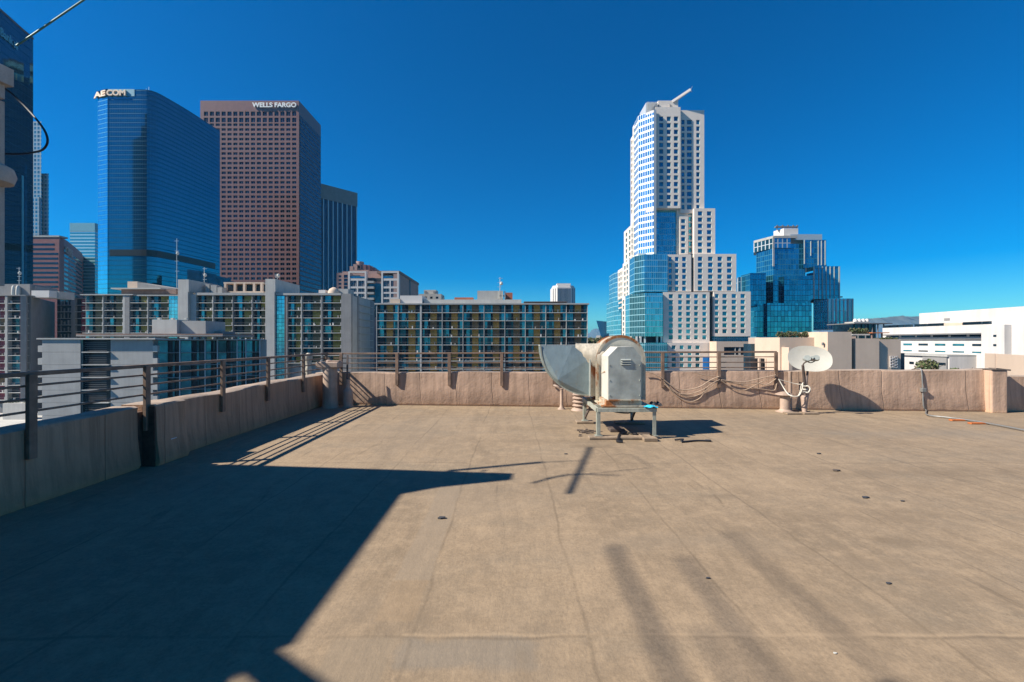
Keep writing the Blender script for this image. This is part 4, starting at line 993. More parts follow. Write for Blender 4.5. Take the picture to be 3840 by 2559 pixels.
for x, h in ((-211,2.9),(-209.5,4),(-214.5,1.8)): b = MB(); b.bar((x,254.3,zt),(x,254.3,zt+h),.2); b.build('aerial', 'metal_fin', r)
# dark podium roofs reflected at its foot, shaped as a solid block
r = root('office_block', (-200, 236, GZ), 'dark stepped block imitating roofs reflected in the foot of the deep blue tower', 'building')
b = MB(); D2 = 230.
pts = [(702,1011),(715,1015),(745,1030),(772,1032),(802,1046),(826,1050)]
for i in range(len(pts)-1):
    x0, x1 = XX(pts[i][0],D2), XX(pts[i+1][0],D2); b.box(x0, x1, D2, D2+14, GZ, ZZ(pts[i][1],D2))
b.build('wall', 'glass_navy', r)
# ---- striped tower
r = root('office_tower', (-178, 470, GZ), 'dark office tower with pale vertical fins, right of the brown granite tower', 'office tower')
fr = Fr((-196,433.5), (-160,472.5)); U = fr.u; zt = fr.z(1206, 690)
b = MB(); b.fbox(fr, -8, U(1340), GZ, zt, -30, -.9); b.fbox(fr, -8, U(1340), zt-14.5, zt+.1, -1, .3); b.build('wall', 'conc_grey', r)
b = MB(); b.fbox(fr, -8, U(1338), GZ, zt-14.5, -1, -.6); b.build('glazing', 'glass_navy', r)
for x in (1213,1231,1249,1266,1283.5,1301,1318,1337):
    b = MB(); b.fbox(fr, U(x)-.55, U(x)+.55, GZ, zt-14.4, -.7, .25); b.build('fin', 'metal_fin', r)
# ---- teal banded tower
D = 400.
curtain('teal_bands', (.06,.40,.48), (.30,.55,.58), 12.2/F*D, 50, .35, 0, .6, .15, .05, wav=0)
r = root('office_tower', (XX(300,D), D+15, GZ), 'pale teal tower with horizontal bands left of the deep blue tower', 'office tower')
b = MB(); b.box(XX(262,D), XX(356,D), D, D+30, GZ, ZZ(868,D)); b.build('wall', 'teal_bands', r)
b = MB(); b.box(XX(262,D)-.1, XX(356,D), D-.1, D+30, ZZ(868,D), ZZ(837,D)); b.build('crown', 'sign_teal', r)
# ---- tiered tower
D = 430.
curtain('grey_grid', (.05,.26,.34), (.22,.31,.34), 3.9, 3.3, .30, .32, .6, .15, .3, wav=0)
r = root('office_tower', (XX(140,D), D+15, GZ), 'grey green tower with stepped top behind the round ended dark tower', 'office tower')
def raybox(b, x0, x1, y0, d, dep): b.prism([(XX(x0,d),d),(XX(x1,d),d),(XX(x1,d+dep),d+dep),(XX(x0,d+dep),d+dep)], GZ, ZZ(y0,d)); return b
b = MB(); raybox(b, 60, 155, 456, D, 25); b.build('upper_shaft', 'grey_grid', r)
b = MB(); raybox(b, 150, 183, 651, D+3, 22); b.build('lower_shaft', 'grey_grid', r)
b = MB(); b.box(XX(120,D), XX(150,D), D-.8, D+2, GZ, ZZ(740,D)); b.build('front_shaft', 'grey_grid', r)
# ---- dark tower with rounded end
curtain('dark_curtain', (.02,.15,.20), (.008,.05,.08), 3.8, 1.8, .05, .03, .92, .05, .05, wav=.006, lmet=1.)
r = root('office_tower', (-240, 195, GZ), 'very tall dark blue glass tower with rounded end at the left edge', 'office tower')
zt = ZZ(20, 228*.84)
K2 = .84
pl = [(-257,200),(-261.5,214),(-265.2,228),(-267.6,236),(-269.6,242),(-271.0,246.5),(-271.9,250.5),(-272.8,253),(-280,236),(-325,215),(-320,200)]
pl = [(p[0]*K2-1.7, p[1]*K2) for p in pl]
b = MB(); b.prism(pl, GZ, zt); b.build('curtain_wall', 'dark_curtain', r)
band(pl[1:8], zt-.6, zt+.3, -.3, .25, 'parapet_rim', 'granite_brown_dark', r)
fs = Fr(pl[2], pl[5])
text('Bank', fs, 1.9, zt-11.7, 3.6, 7.2, .4, .6, 'sign', 'sign_teal', r, bold=.02)
b = MB(); b.fbox(fs, 10.9, 11.7, zt-12.1, zt-8.6, .4, .6); b.fbox(fs, 9.7, 10.3, zt-12.1, zt-9.4, .4, .6); b.build('sign_emblem', 'sign_teal', r)
for (y0, y1, x) in ((640,1060,84),(590,1060,96)):
    u = fs.u(x); b = MB(); b.fbox(fs, u-.5, u+.45, ZZ(y1,200), ZZ(y0,200), -.2, .25); b.build('edge_strip', 'glass_blue' if x == 96 else 'sign_teal', r)
# ---- red brown banded block with curved side
K = 1.3
r = root('office_block', (-350, 360, GZ), 'red brown office block with dark window bands, a curved shaded side and grey sign letters', 'building')
pl = [(-300,250),(-256.8,250),(-258.2,254),(-262,260),(-268,268),(-275,277.6),(-282,287),(-288.8,296),(-296,304),(-305,315),(-335,322),(-335,255)]
pl = [(x*K, y*K) for x, y in pl]; D = 325.; zt = ZZ(890, D)
b = MB(); b.prism(pl, GZ, zt); b.build('wall', 'granite_red', r)
fr = Fr(pl[0], pl[1]); U = fr.u
for k in range(11):
    y = 917.5+17.6*k; z = ZZ(y, D)
    b = MB(); b.fbox(fr, U(114), U(204) if k < 2 else U(218), z-.6, z+.75, -.1, .12); b.build('window_band', 'glass_navy', r)
    if k > 0: band(pl[2:8], z-.9, z+.9, -.1, .12, 'side_window_band', 'glass_dark', r)
    band(pl[8:10], z-.9, z+.9, -.1, .15, 'rear_window_band', 'glass_blue', r)
b = MB(); b.fbox(fr, U(112), U(224), zt, zt+1.2, -6, .4); b.build('roof_edge', 'conc_pale', r)
fs = Fr(pl[2], pl[4]); text('CBRE', fs, 0.2, zt-10.5, 5.2, 22, .6, 1.2, 'sign', 'conc_pale', r, bold=.03)

# ---- white framed apartments and the pink ones behind
D = 240.
r = root('apartment_building', (XX(1435,D), D+20, GZ), 'apartment building with two bright white frames round its balconies and a pinkish receding side', 'building')
fr = img(1300, D, 1497, D); U = fr.u
b = MB(); b.fbox(fr, U(1309), U(1496), GZ, ZZ(1040,D), -45, -2.2); b.fbox(fr, U(1372), U(1432), ZZ(1040,D), ZZ(1012,D), -40, -5); b.build('core', 'pink_stucco', r)
wins = []
for x0, x1 in ((1306,1374),(1430,1496)):
    b = MB(); w_ = x1-x0; dx = 6
    c1 = (x0+dx+1, x0+w_*.46); c2 = (x0+w_*.54, x1-dx-1)
    b.fbox(fr, U(x0), U(x0+dx), GZ, ZZ(1018,D), -2.2, .1); b.fbox(fr, U(x1-dx), U(x1), GZ, ZZ(1018,D), -2.2, .1); b.fbox(fr, U(x0+dx), U(x1-dx), ZZ(1024,D), ZZ(1018,D), -2.2, .1)
    rows = [(ZZ(1075,D), ZZ(1053,D)),(ZZ(1096,D), ZZ(1082,D)),(ZZ(1116,D), ZZ(1102,D)),(ZZ(1136,D), ZZ(1122,D)),(ZZ(1156,D),ZZ(1142,D))]
    lattice(b, wins, fr, U(x0+dx), U(x1-dx), GZ, ZZ(1045,D), [(U(c1[0]),U(c1[1])),(U(c2[0]),U(c2[1]))], rows, .7, 2.1, lambda: 0)
    b.build('white_frame', 'white_render', r)
    b = MB(); b.fbox(fr, U(x0+dx), U(x1-dx), ZZ(1043,D), ZZ(1037,D), -.5, -.3); b.build('terrace_rail', 'glass_blue', r)
    b = MB(); b.fbox(fr, U(x0+dx+2), U(x1-dx-20), ZZ(1045,D), ZZ(1032,D), -1.8, -.9); b.build('awning', 'tan_render', r)
b = MB()
for q in wins:
    for k in range(1, 4): u = q[1]+(q[2]-q[1])*k/4; b.fbox(fr, u-.07, u+.07, q[3], q[4], -.64, -.45)
o = b.build('window_bars', 'white_render', r); o['kind'] = 'stuff'
hundred(r, wins, 'window', 'windows', ['glass_navy'])
for k in range(6):
    y = 1050+21*k; b = MB(); b.fbox(fr, U(1376), U(1401), ZZ(y+12,D), ZZ(y+4,D), -2.2, .0); b.build('balcony', 'conc_pale', r)
    b = MB(); b.fbox(fr, U(1376), U(1429), ZZ(y+4,D), ZZ(y-8,D), -2.3, -2.0); b.build('window', 'glass_deep' if k % 2 else 'room_dark', r)
b = MB(); b.fbox(fr, U(1402), U(1429), ZZ(1190,D), ZZ(1062,D), -2.2, -1.6); b.build('glazed_bay', 'glass_deep', r)
fR = Fr((XX(1496,D), D), (XX(1496,D)-.3, D+52)); b = MB(); wins = []
V = fR.u; zt = ZZ(1016, D)
cs = [(V(1506),V(1513)),(V(1517),V(1524)),(V(1528),V(1533)),(V(1540),V(1546)),(V(1550),V(1556)),(V(1559),V(1564))]
cs = [(min(a,c),max(a,c)) for a, c in cs]
rows = [(zt-4.2-3.1*k-2.1, zt-4.2-3.1*k) for k in range(6)]
lattice(b, wins, fR, .05, V(1569), GZ, zt-1.5, cs, rows, .5, 3, lambda: 0); b.build('side_wall', 'pink_stucco', r)
hundred(r, wins, 'side_window', 'side_windows', ['glass_navy'])
b = MB(); b.fbox(fR, 0, V(1569), zt-1.5, zt, -12, .4); b.build('roof_edge', 'roof_brown', r)
b = MB(); b.fbox(fR, V(1533.5), V(1539), GZ, zt-1.6, .0, .25); b.build('side_recess', 'room_dark', r)
D = 275.
r = root('apartment_building', (XX(1330,D), D+10, GZ), 'pink brown apartment building with a round drum on top, behind the white framed one', 'building')
fr = img(1262, D, 1412, D); U = fr.u; b = MB(); wins = []
lattice(b, wins, fr, U(1262), U(1284), GZ, ZZ(1024,D), [(U(1269),U(1280))], [(ZZ(1041+14*k,D), ZZ(1033+14*k,D)) for k in range(8)], .5, 12)
lattice(b, wins, fr, U(1284), U(1310), GZ, ZZ(1019,D), [(U(1289),U(1304))], [(ZZ(1043+14*k,D), ZZ(1031+14*k,D)) for k in range(8)], .5, 12)
b.fbox(fr, U(1309), U(1380), GZ, ZZ(1012,D), -14, -1); b.fbox(fr, U(1309), U(1322), ZZ(1012,D), ZZ(998,D), -14, -1); b.fbox(fr, U(1322), U(1336), ZZ(1012,D), ZZ(990,D), -14, -1.2)
b.build('wall', 'pink_stucco', r); hundred(r, wins, 'window', 'windows', ['glass_navy'])
b = MB(); b.lathe((XX(1349,D+6), D+6, ZZ(1014,D+6)), [(2.6,0),(2.6,4.9),(2.45,5.3)], 24); b.build('drum', 'pink_stucco', r, smooth=True)
b = MB(); b.tube([P(1345,1001,D+3), P(1345,1001,D+3.6)], .9, 12, smooth=0); b.build('porthole', 'glass_navy', r)
b = MB()
for i, (x, y) in enumerate(((1365,993),(1378,994),(1388,998),(1398,1005),(1406,1012))): b.box(XX(x,D+4)-3, XX(x,D+4)+1.2, D+4+i*.4, D+14, ZZ(1018,D), ZZ(y,D+4))
b.build('curved_roof', 'granite_brown_dark', r)
# ---- small white block, far white tower, metal clad hall
D = 300.
r = root('apartment_building', (XX(1620,D), D+8, GZ), 'small white flat roofed building peeping over the amber panelled block', 'building')
fr = img(1570, D, 1665, D); U = fr.u; b = MB(); wins = []
lattice(b, wins, fr, U(1570), U(1655), GZ, ZZ(1103,D), [(U(1592),U(1601)),(U(1613),U(1622)),(U(1634),U(1644))], [(ZZ(1121+18*k,D), ZZ(1113+18*k,D)) for k in range(3)], .4, 14)
b.fbox(fr, U(1588), U(1634), ZZ(1103,D), ZZ(1087,D), -10, -1.5); b.build('wall', 'conc_white', r); hundred(r, wins, 'window', 'windows', ['glass_navy'])
for x in (1590,1624): rbox(r, 'vent_box', 'conc_grey', x,x+8,1092,1100, D+1, 1)
D = 700.
r = root('office_tower', (XX(2115,D), D+15, GZ), 'white ribbed tower with chamfered corners, far away above the amber panelled block', 'office tower')
X0_, X1_ = XX(2071,D), XX(2160,D); zt = ZZ(1070,D)
pl = [(X0_,D+8),(X0_+8,D),(X1_-8,D),(X1_,D+8),(X1_,D+35),(X0_,D+35)]
b = MB(); b.prism(pl, GZ, zt-3); b.prism([(X0_+2,D+9),(X0_+9,D+2),(X1_-9,D+2),(X1_-2,D+9),(X1_-2,D+30),(X0_+2,D+30)], zt-3, zt); b.box(X0_+8, X1_-8, D+4, D+20, zt, ZZ(1062,D)); b.build('wall', 'white_render', r)
for k in range(11):
    x = X0_+9.2+k*(X1_-X0_-18.6)/10; b = MB(); b.box(x-.55, x+.55, D-.15, D+.2, GZ, zt-5); b.build('window_strip', 'glass_navy', r)
for k in range(2):
    for sx, s_ in ((X0_, 1), (X1_, -1)):
        b = MB(); q = (sx+s_*(2.2+3*k), D+8-(2.2+3*k)); b.bar((q[0],q[1],GZ),(q[0],q[1],zt-5), .9, .9); b.build('window_strip', 'glass_navy', r)
D = 430.
r = root('concert_hall', (XX(2262,D), D+10, GZ), 'leaning curved sail of a grey metal clad hall, left of the white stepped tower', 'building')
b = MB(); n = 10
for i in range(n+1):
    f = i/n; a = f*1.5; xt, xb_ = 2236+(2300-2236)*f, 2256+(2300-2256)*f
    top = P(xt, 1203+6*f, D+26*math.sin(a)*.6); bot = P(xb_, 1262, D+26*math.sin(a)*.6+3); bot.z = ZZ(1262,D)-2
    b.v += [top, bot, top+Vector((3,8,0)), bot+Vector((3,8,0))]
for i in range(n):
    a = i*4; b.f += [[a+1,a+5,a+4,a],[a+2,a+6,a+7,a+3],[a,a+4,a+6,a+2]]; b.m += [0,0,0]
b.f.append([0,2,3,1]); b.m.append(0)
b.build('metal_sail', 'sail_metal' if 'sail_metal' in MATS else mat('sail_metal', (.30,.31,.33), .4, .5, .08, .3).name, r, smooth=True)
b = MB(); b.box(XX(2254,D)+1, XX(2300,D), D+10, D+30, GZ, ZZ(1258,D)); b.build('base', 'conc_grey', r)

# ---- the white stepped tower
D0 = 240.
for nm, gc, fc_ in (('tower_glass', (.07,.42,.50), (.20,.42,.52)), ('tower_glass_low', (.10,.46,.56), (.25,.48,.55))): curtain(nm, gc, fc_, 22.3/F*D0, 1.15, .09, .10, .85, .07, .22, z0=ZZ(1094,D0))
curtain('prow_glass', (.07,.42,.70), (.85,.86,.84), 24.5/F*D0, 1.35, .30, .17, .75, .08, .25, z0=ZZ(780,D0)-.3)
r = root('apartment_tower', (XX(2570,D0), D0+20, GZ), 'white stepped apartment tower with square windows, blue glass corners and a jib on its roof', 'tower')
W = MB(); wins = []; rr = random.Random(11); pk = lambda: rr.choice((0,0,0,1,1,2))
def blk(x0, x1, y0, y1, d, core, cols, rows, h, dep=.45, pick=pk):
    f = img(x0, d, x1, d); cz_ = [(f.u(a), f.u(c)) for a, c in cols]; rz = [(ZZ(y+h,d), ZZ(y,d)) for y in rows if y+h < y1-1]
    lattice(W, wins, f, 0, f.L, ZZ(y1,d), ZZ(y0,d), cz_, rz, dep, core, pick, wt=.08); return f
blk(2458,2552,402,781,241.4,14,[(2472,2487.5),(2500.5,2516),(2527,2543)],[437.5+24.5*k for k in range(14)],17)
blk(2551,2641,414,800,243.4,16,[(2556,2567),(2576,2594),(2611,2624)],[450+24.5*k for k in range(14)],17)
blk(2603,2682,782,953,241.2,14,[(2617,2634),(2651,2668)],[793+23.3*k for k in range(7)],16)
blk(2538,2610,781,956,244.4,14,[(2582,2603)],[790+23.3*k for k in range(7)],17)
blk(2548,2580,811,954,242.6,3,[(2554,2570)],[822+22.6*k for k in range(6)],15)
blk(2503,2592,955,1094,237.2,16,[(2507,2519),(2531,2545),(2558,2573)],[964+22.3*k for k in range(6)],16)
blk(2603,2761,953,1093,237.2,18,[(2617,2634),(2655,2673),(2691,2708),(2726,2744)],[963+22.3*k for k in range(6)],16)
blk(2487,2661,1096,1286,236.,18,[(2508,2524),(2543,2558),(2573,2589),(2603,2618),(2634,2649)],[1104+22*k for k in range(8)],15)
blk(2676,2815,1094,1262,236.8,18,[(2681,2695),(2709,2726),(2744,2761),(2777,2794)],[1103+22*k for k in range(7)],15)
blk(2503,2686,1286,1400,234.,18,[(2519,2534),(2549,2564),(2579,2594),(2608,2624)],[1296+22.4*k for k in range(5)],14)
f = img(2458, 243, 2545, 243); W.fbox(f, f.u(2468), f.u(2543), ZZ(403,243), ZZ(378,243), -12, 0)
# left, sunlit side: along x = 70.6, stepping down with distance
XS = 70.6
def side(y0, y1, d0, d1, cols, rows, h=2.3, X=XS, core=10):   # Fr from far to near so that it faces left
    f = Fr((X, d1), (X, d0)); cz_ = sorted((d1-b_, d1-a_) for a_, b_ in cols)
    lattice(W, wins, f, 0, d1-d0, y0, y1, cz_, rows, .45, core, pk, wt=.08)
FH = 3.4
def rws(zt_, n, h=2.3, off=2.6): return [(zt_-off-FH*k-h+.6, zt_-off-FH*k+.6) for k in range(n)]
zA = ZZ(440,246.5)
def wd(X, xs, h): return [(X*F/(x+h-CX), X*F/(x-h-CX)) for x in xs]
side(ZZ(955,246.5), zA, 246.3, 258, wd(XS, (2387.5,2378.5), 2.6), rws(zA, 26))
zA2 = 121.8; side(ZZ(846,262), zA2, 258, 262.3, wd(XS, (2369,), 2.2), rws(zA2, 13))
zB = ZZ(846,262); side(ZZ(1100,258), zB, 258, 278, wd(XS, (2370.5,2361,2349), 3.0), rws(zB, 13))
zC = ZZ(1015,293); side(ZZ(1125,290), zC, 278, 294, wd(XS, (2336,2328.5,2321.5), 2.2), rws(zC, 8))
zD = ZZ(1100,250); side(ZZ(1262,250)-2, zD, 247, 275, wd(68.6, (2370,2359,2348,2338), 2.9), rws(zD, 7), X=68.6)
zE = ZZ(960,250); side(zD-2, zE, 243, 277, wd(69.6, (2384,2373,2362.5,2352,2343), 2.7), rws(zE, 6), X=69.6)
W.build('wall', 'tower_panel', r)
hundred(r, wins, 'window', 'windows', ['glass_blue', 'glass_teal', 'glass_blue'])
def gbox(name, m, pl, y0, y1, d): b = MB(); b.prism(pl, ZZ(y1,d), ZZ(y0,d)); return b.build(name, m, r)
c0 = XX(2451,240)
b = MB(); zt = ZZ(414,240); zb = ZZ(953,240)
b.prism([(XS-.1,246.4),(c0,239.9),(c0+1.0,240.2),(c0+1.0,254),(XS-.1,254)], zb, zt); prow = b.build('glazed_prow', 'prow_glass', r)
b = MB(); b.prism([(c0-.05,239.75),(c0+1.4,239.75),(c0+1.4,241),(c0+.3,241)], zb, zt+.3); b.build('prow_edge', 'metal_fin', prow)
b = MB(); b.prism([(XS-.2,246.5),(c0+.1,239.8),(c0+.3,240.3),(XS+.3,247.2)], zt-1.2, zt+.1); b.prism([(XS-.2,246.5),(c0+.1,239.8),(c0+.3,240.3),(XS+.3,247.2)], ZZ(792,240), ZZ(781,240)); b.build('prow_band', 'white_render', prow)
gbox('glass_bay', 'tower_glass', [(XX(2456,245.5),245.5),(XX(2541,245.5),245.5),(XX(2541,245.5),252),(XX(2456,245.5),252)], 781, 956, 245.5)
gA, gB = XX(2417,236), XX(2503.5,236)
gbox('glass_corner', 'tower_glass', [(gA-3.9,241.5),(gA,236),(gB,236),(gB,252),(gA-3.9,252)], 954, 1095, 236)
gA, gB = XX(2419,234), XX(2487,234)
gbox('glass_corner', 'tower_glass_low', [(gA-5.9,243),(gA,234),(gB,234.6),(gB,252),(gA-5.9,252)], 1099, 1262, 234)
gA = XX(2419,232); gbox('glass_podium', 'tower_glass_low', [(gA-5.5,240),(gA,232),(XX(2503,232),232.2),(XX(2503,232),252),(gA-5.5,252)], 1286, 1420, 232)
gbox('far_glass_wing', 'tower_glass_low', [(XX(2301,306),306),(XX(2322,300),294.5),(80,294.5),(80,320),(XX(2301,306),320)], 1025, 1262, 306)
gbox('far_glass_wing', 'tower_glass_low', [(XX(2288,318),318),(XX(2332,300),288),(76,288),(76,330),(XX(2288,318),330)], 1133, 1250, 316)
b = MB(); b.box(XX(2590,239), XX(2604,239), 239, 246, ZZ(1094,239), ZZ(953,239)); b.build('glass_slot', 'glass_navy', r)
b = MB(); b.box(XX(2660,239), XX(2678,239), 239, 246, ZZ(1286,239), ZZ(1094,239)); b.build('glass_slot', 'glass_navy', r)
b = MB(); b.box(XX(2673,238), XX(2815,238)-.3, 238, 246, ZZ(1282,238), ZZ(1262,238)); b.build('glass_undercroft', 'tower_glass_low', r)
b = MB(); b.box(XX(2395,240), XX(2487,240), 239, 246, ZZ(1286,240), ZZ(1262,240)); b.build('undercroft', 'room_dark', r)
for x in (2386,2400,2416,2462,2478):
    b = MB(); b.box(XX(x,236), XX(x+6,236), 236, 237, ZZ(1286,236), ZZ(1262,236)); b.build('column', 'white_render', r)
b = MB(); b.box(XX(2636,233.9), XX(2672,233.9), 233.85, 234.1, ZZ(1386,234), ZZ(1338,234)); b.build('blue_panel', 'blue_screen', r)
b = MB(); pts = [(2400,425,248),(2422,386,243.5),(2466,386,242)]
for i in range(2):
    a, c = P(*pts[i]), P(*pts[i+1]); b.hexa([(a.x,a.y,ZZ(437,246)),(c.x,c.y,ZZ(437,246)),(c.x,c.y+.5,ZZ(437,246)),(a.x,a.y+.5,ZZ(437,246)),a,c,(c.x,c.y+.5,c.z),(a.x,a.y+.5,a.z)])
rs = b.build('roof_screen', 'metal_fin', r)
for x in range(2426,2464,5): b = MB(); p = P(x,386,242.0); b.box(p.x,p.x+.25,p.y-.5,p.y-.05,ZZ(414,242),p.z+.3); b.build('screen_rib', 'conc_white', rs)
a, c = P(2527,378,243), P(2590,336,240)
b = MB(); b.bar(a-Vector((1,0,.6)), c, .5, 1.3); b.bar(a-Vector((0,0,1)), c-Vector((0,0,.6)), .4, .5); b.bar(c, c+Vector((.9,0,1.6)), .15); b.bar(c-Vector((.5,0,.5)), c+Vector((.6,0,-1.3)), .2); b.build('jib', 'white_render', r)
for x in (2471,2516): b = MB(); p = P(x,386,240.9); b.box(p.x,p.x+.7,242.6,242.95,ZZ(402,243),p.z); b.build('roof_door', 'conc_grey', r)

# ---- blue glass tower
D = 285.
curtain('teal_tower', (.03,.27,.38), (.03,.16,.23), 3.4, 1.7, .09, .10, .88, .07, .25)
curtain('teal_tower_frame', (.05,.30,.45), (.40,.44,.46), 3.4, 3.0, .14, .22, .85, .08, .25)
curtain('teal_tower_light', (.10,.40,.52), (.45,.50,.53), 6.8, 2.1, .05, .26, .8, .1, .3)
r = root('apartment_tower', (XX(2960,D), D+20, GZ), 'stepped blue glass tower with white mullions, right of the white tower', 'tower')
def gb2(name, m, x0, x1, y0, y1, d, dep=18, lx=None, ld=12):
    X0_, X1_ = XX(x0,d), XX(x1,d); k_ = (d+dep+ld)/d; pl = [(X0_,d),(X1_,d),(X1_,d+dep+ld),(X0_*k_,d+dep+ld)] if lx is None else [(XX(lx,d+ld),d+ld),(X0_,d),(X1_,d),(X1_,d+dep+ld),(XX(lx,d+ld)*k_*d/(d+ld),d+dep+ld)]
    b = MB(); b.prism(pl, ZZ(y1,d), ZZ(y0,d)); return b.build(name, m, r)
gb2('shaft', 'teal_tower', 2900, 3020, 915, 1270, D, lx=2836, ld=14)
gb2('upper_frame', 'teal_tower_frame', 2902, 2965, 886, 930, D-.6, dep=10, lx=2826, ld=15)
gb2('parapet', 'conc_pale', 2902, 2990, 884, 893, D-.8, dep=8, lx=2826, ld=15)
gb2('roof_screen', 'metal_fin', 2964, 3083, 879, 900, D+3, dep=6)
gb2('plant_room', 'white_render', 2939, 2993, 857, 890, D+6, dep=6, lx=2901, ld=8)
b = MB(); q = P(2910,851,D+8); b.box(q.x, XX(2993,D+8), D+8, D+10, q.z-.3, q.z+.4)
for x in (2915,2935,2955,2975,2990): b.box(XX(x,D+8), XX(x+2,D+8), D+8.5, D+9, ZZ(857,D+8)-1, q.z-.3); b.box(XX(x,D+8), XX(x+4,D+8), D+8.2, D+9, q.z+.4, q.z+1.2)
b.build('helipad_rail', 'conc_dark', r)
gb2('upper_wing', 'teal_tower', 3012, 3098, 900, 1005, D-2, dep=20)
for x, y0, y1, d in ((3016,900,990,D-2.3),(3040,905,960,D-2.3),(3068,903,995,D-2.3),(3080,903,995,D-2.3),(3094,903,995,D-2.3)):
    b = MB(); b.box(XX(x,d), XX(x+2.6,d), d, d+.4, ZZ(y1,d), ZZ(y0,d)); b.build('mullion', 'conc_white', r)
gb2('middle_wing', 'teal_tower', 3050, 3150, 999, 1122, D-4, dep=20)
for i, x in enumerate((3051,3070,3084,3098,3113,3128,3146)):
    b = MB(); d = D-4.3; b.box(XX(x,d), XX(x+(4.5 if i in (0,6) else 2.2),d), d, d+.5, ZZ(1122,d), ZZ(1000,d)); b.build('mullion', 'conc_white', r)
gb2('lower_wing', 'teal_tower_light', 3107, 3201, 1120, 1236, D-8, dep=18, lx=3050, ld=14)
for i, x in enumerate((3105,3120,3134,3149,3164,3180,3196)):
    b = MB(); d = D-8.3; b.box(XX(x,d), XX(x+3,d), d, d+.5, ZZ(1236,d), ZZ(1122,d)); b.build('mullion', 'conc_white', r)
gb2('red_roof_edge', 'red_brick', 3085, 3160, 1112, 1116, D-1, dep=3); gb2('red_roof_edge', 'red_brick', 3066, 3100, 993, 997, D+1, dep=3)
gb2('left_wing', 'teal_tower', 2815, 2872, 1024, 1150, D-3, dep=14, lx=2778, ld=12)
gb2('left_wing_end', 'teal_tower_light', 2766, 2782, 1040, 1100, D+8, dep=6)
gb2('left_base', 'teal_tower', 2840, 2880, 1140, 1262, D-5, dep=14, lx=2800, ld=12)
gb2('centre_bay', 'teal_tower_c' if 'teal_tower_c' in MATS else curtain('teal_tower_c', (.045,.33,.45), (.02,.13,.2), 3.4, 2.2, .1, .12, .85, .08, .3).name, 2876, 3044, 1137, 1262, D-7, dep=10)
gb2('centre_mid', 'teal_tower', 2940, 3040, 1035, 1137, D-3, dep=10)
for x in (2898,2902): b = MB(); b.box(XX(x,D-.7), XX(x+1.6,D-.7), D-.7, D-.3, ZZ(1000,D), ZZ(886,D)); b.build('mullion', 'conc_white', r)

# ---- tan complex
D = 115.
r = root('civic_building', (XX(3100,D), D+12, GZ), 'low tan building of plain staggered blocks behind the satellite dish', 'building')
def tb(name, m, x0, x1, y0, d, dep=12, y1=1420): b = MB(); b.box(XX(x0,d), XX(x1,d), d, d+dep, ZZ(y1,d), ZZ(y0,d)); return b.build(name, m, r)
tb('wall', 'tan_render', 2924, 3075, 1266, D+2); tb('wall', 'tan_render', 3104, 3194, 1245, D-3, dep=11); tb('wall', 'tan_render', 3207, 3297, 1270, D-2.7, dep=14); tb('wall', 'tan_render', 3297.5, 3378, 1273, D-2.0, dep=12)
tb('recess', 'tan_dark', 3190, 3210, 1262, D+1); tb('recess', 'tan_dark', 2848, 2926, 1266, D+12, dep=6); tb('recess', 'glass_dark', 3377, 3392, 1325, D+4, dep=5)
tb('window', 'glass_navy', 2876, 2903, 1288, D+11.8, dep=.5, y1=1320)
b = MB(); b.box(XX(2958,D-1), XX(2971,D-1), D-1, D+2.5, ZZ(1400,D), ZZ(1303,D)); b.build('column', 'tan_render', r)
tb('shop_window', 'room_dark', 2934, 2958, 1345, D+1.8, dep=.5, y1=1372)
tb('lamp', 'conc_dark', 3086, 3091, 1285, D-2.2, dep=.5, y1=1296); tb('side_return', 'tan_render', 3071, 3104, 1245, D+1.5, dep=6)
g_ = MB(); f = img(3337, D-2.1, 3364, D-2.1)
for i in range(4): u = f.L*i/3; g_.fbox(f, u-.06, u+.06, ZZ(1378,D-2), ZZ(1336,D-2), .0, .15)
for i in range(5):
    z = ZZ(1378,D-2)+(ZZ(1336,D-2)-ZZ(1378,D-2))*i/4; g_.fbox(f, 0, f.L, z-.06, z+.06, .15, .22)
    if i < 4: g_.bar(f.p3(.1,z,.18), f.p3(f.L-.1,z+.65,.18), .10)
g_.build('screen_grille', 'white_render', r); tb('grille_backing', 'tan_dark', 3337, 3364, 1336, D-2.05, dep=.3, y1=1378)
tb('glazed_link', 'glass_dark', 2815, 2850, 1290, D+14, dep=4); tb('glazed_link', 'room_dark', 2815, 2925, 1345, D+9, dep=3)
for x in (2846,2872,2897): tb('link_column', 'tan_render', x, x+6, 1345, D+8, dep=.6)
tb('roof_railing', 'conc_white', 3196, 3262, 1253, D+4, dep=.4, y1=1258); tb('roof_railing', 'conc_white', 2962, 3060, 1254, D+9, dep=.4, y1=1257.5)
D = 225.
r = root('annex_building', (XX(2750,D), D+6, GZ), 'plain tan annex with one wide window at the foot of the white stepped tower', 'building')
W = MB(); wins = []; f = img(2687, D, 2815, D)
lattice(W, wins, f, 0, f.L, GZ, ZZ(1281,D), [(f.u(2715),f.u(2793))], [(ZZ(1332,D),ZZ(1302,D))], .5, 8)
W.build('wall', 'tan_render', r); hundred(r, wins, 'window', 'windows', ['glass_navy'])
for x in (2757,2772,2776): b = MB(); b.fbox(f, f.u(x), f.u(x+2.5), ZZ(1332,D), ZZ(1302,D), -.5, -.2); b.build('window_bar', 'conc_white', r)
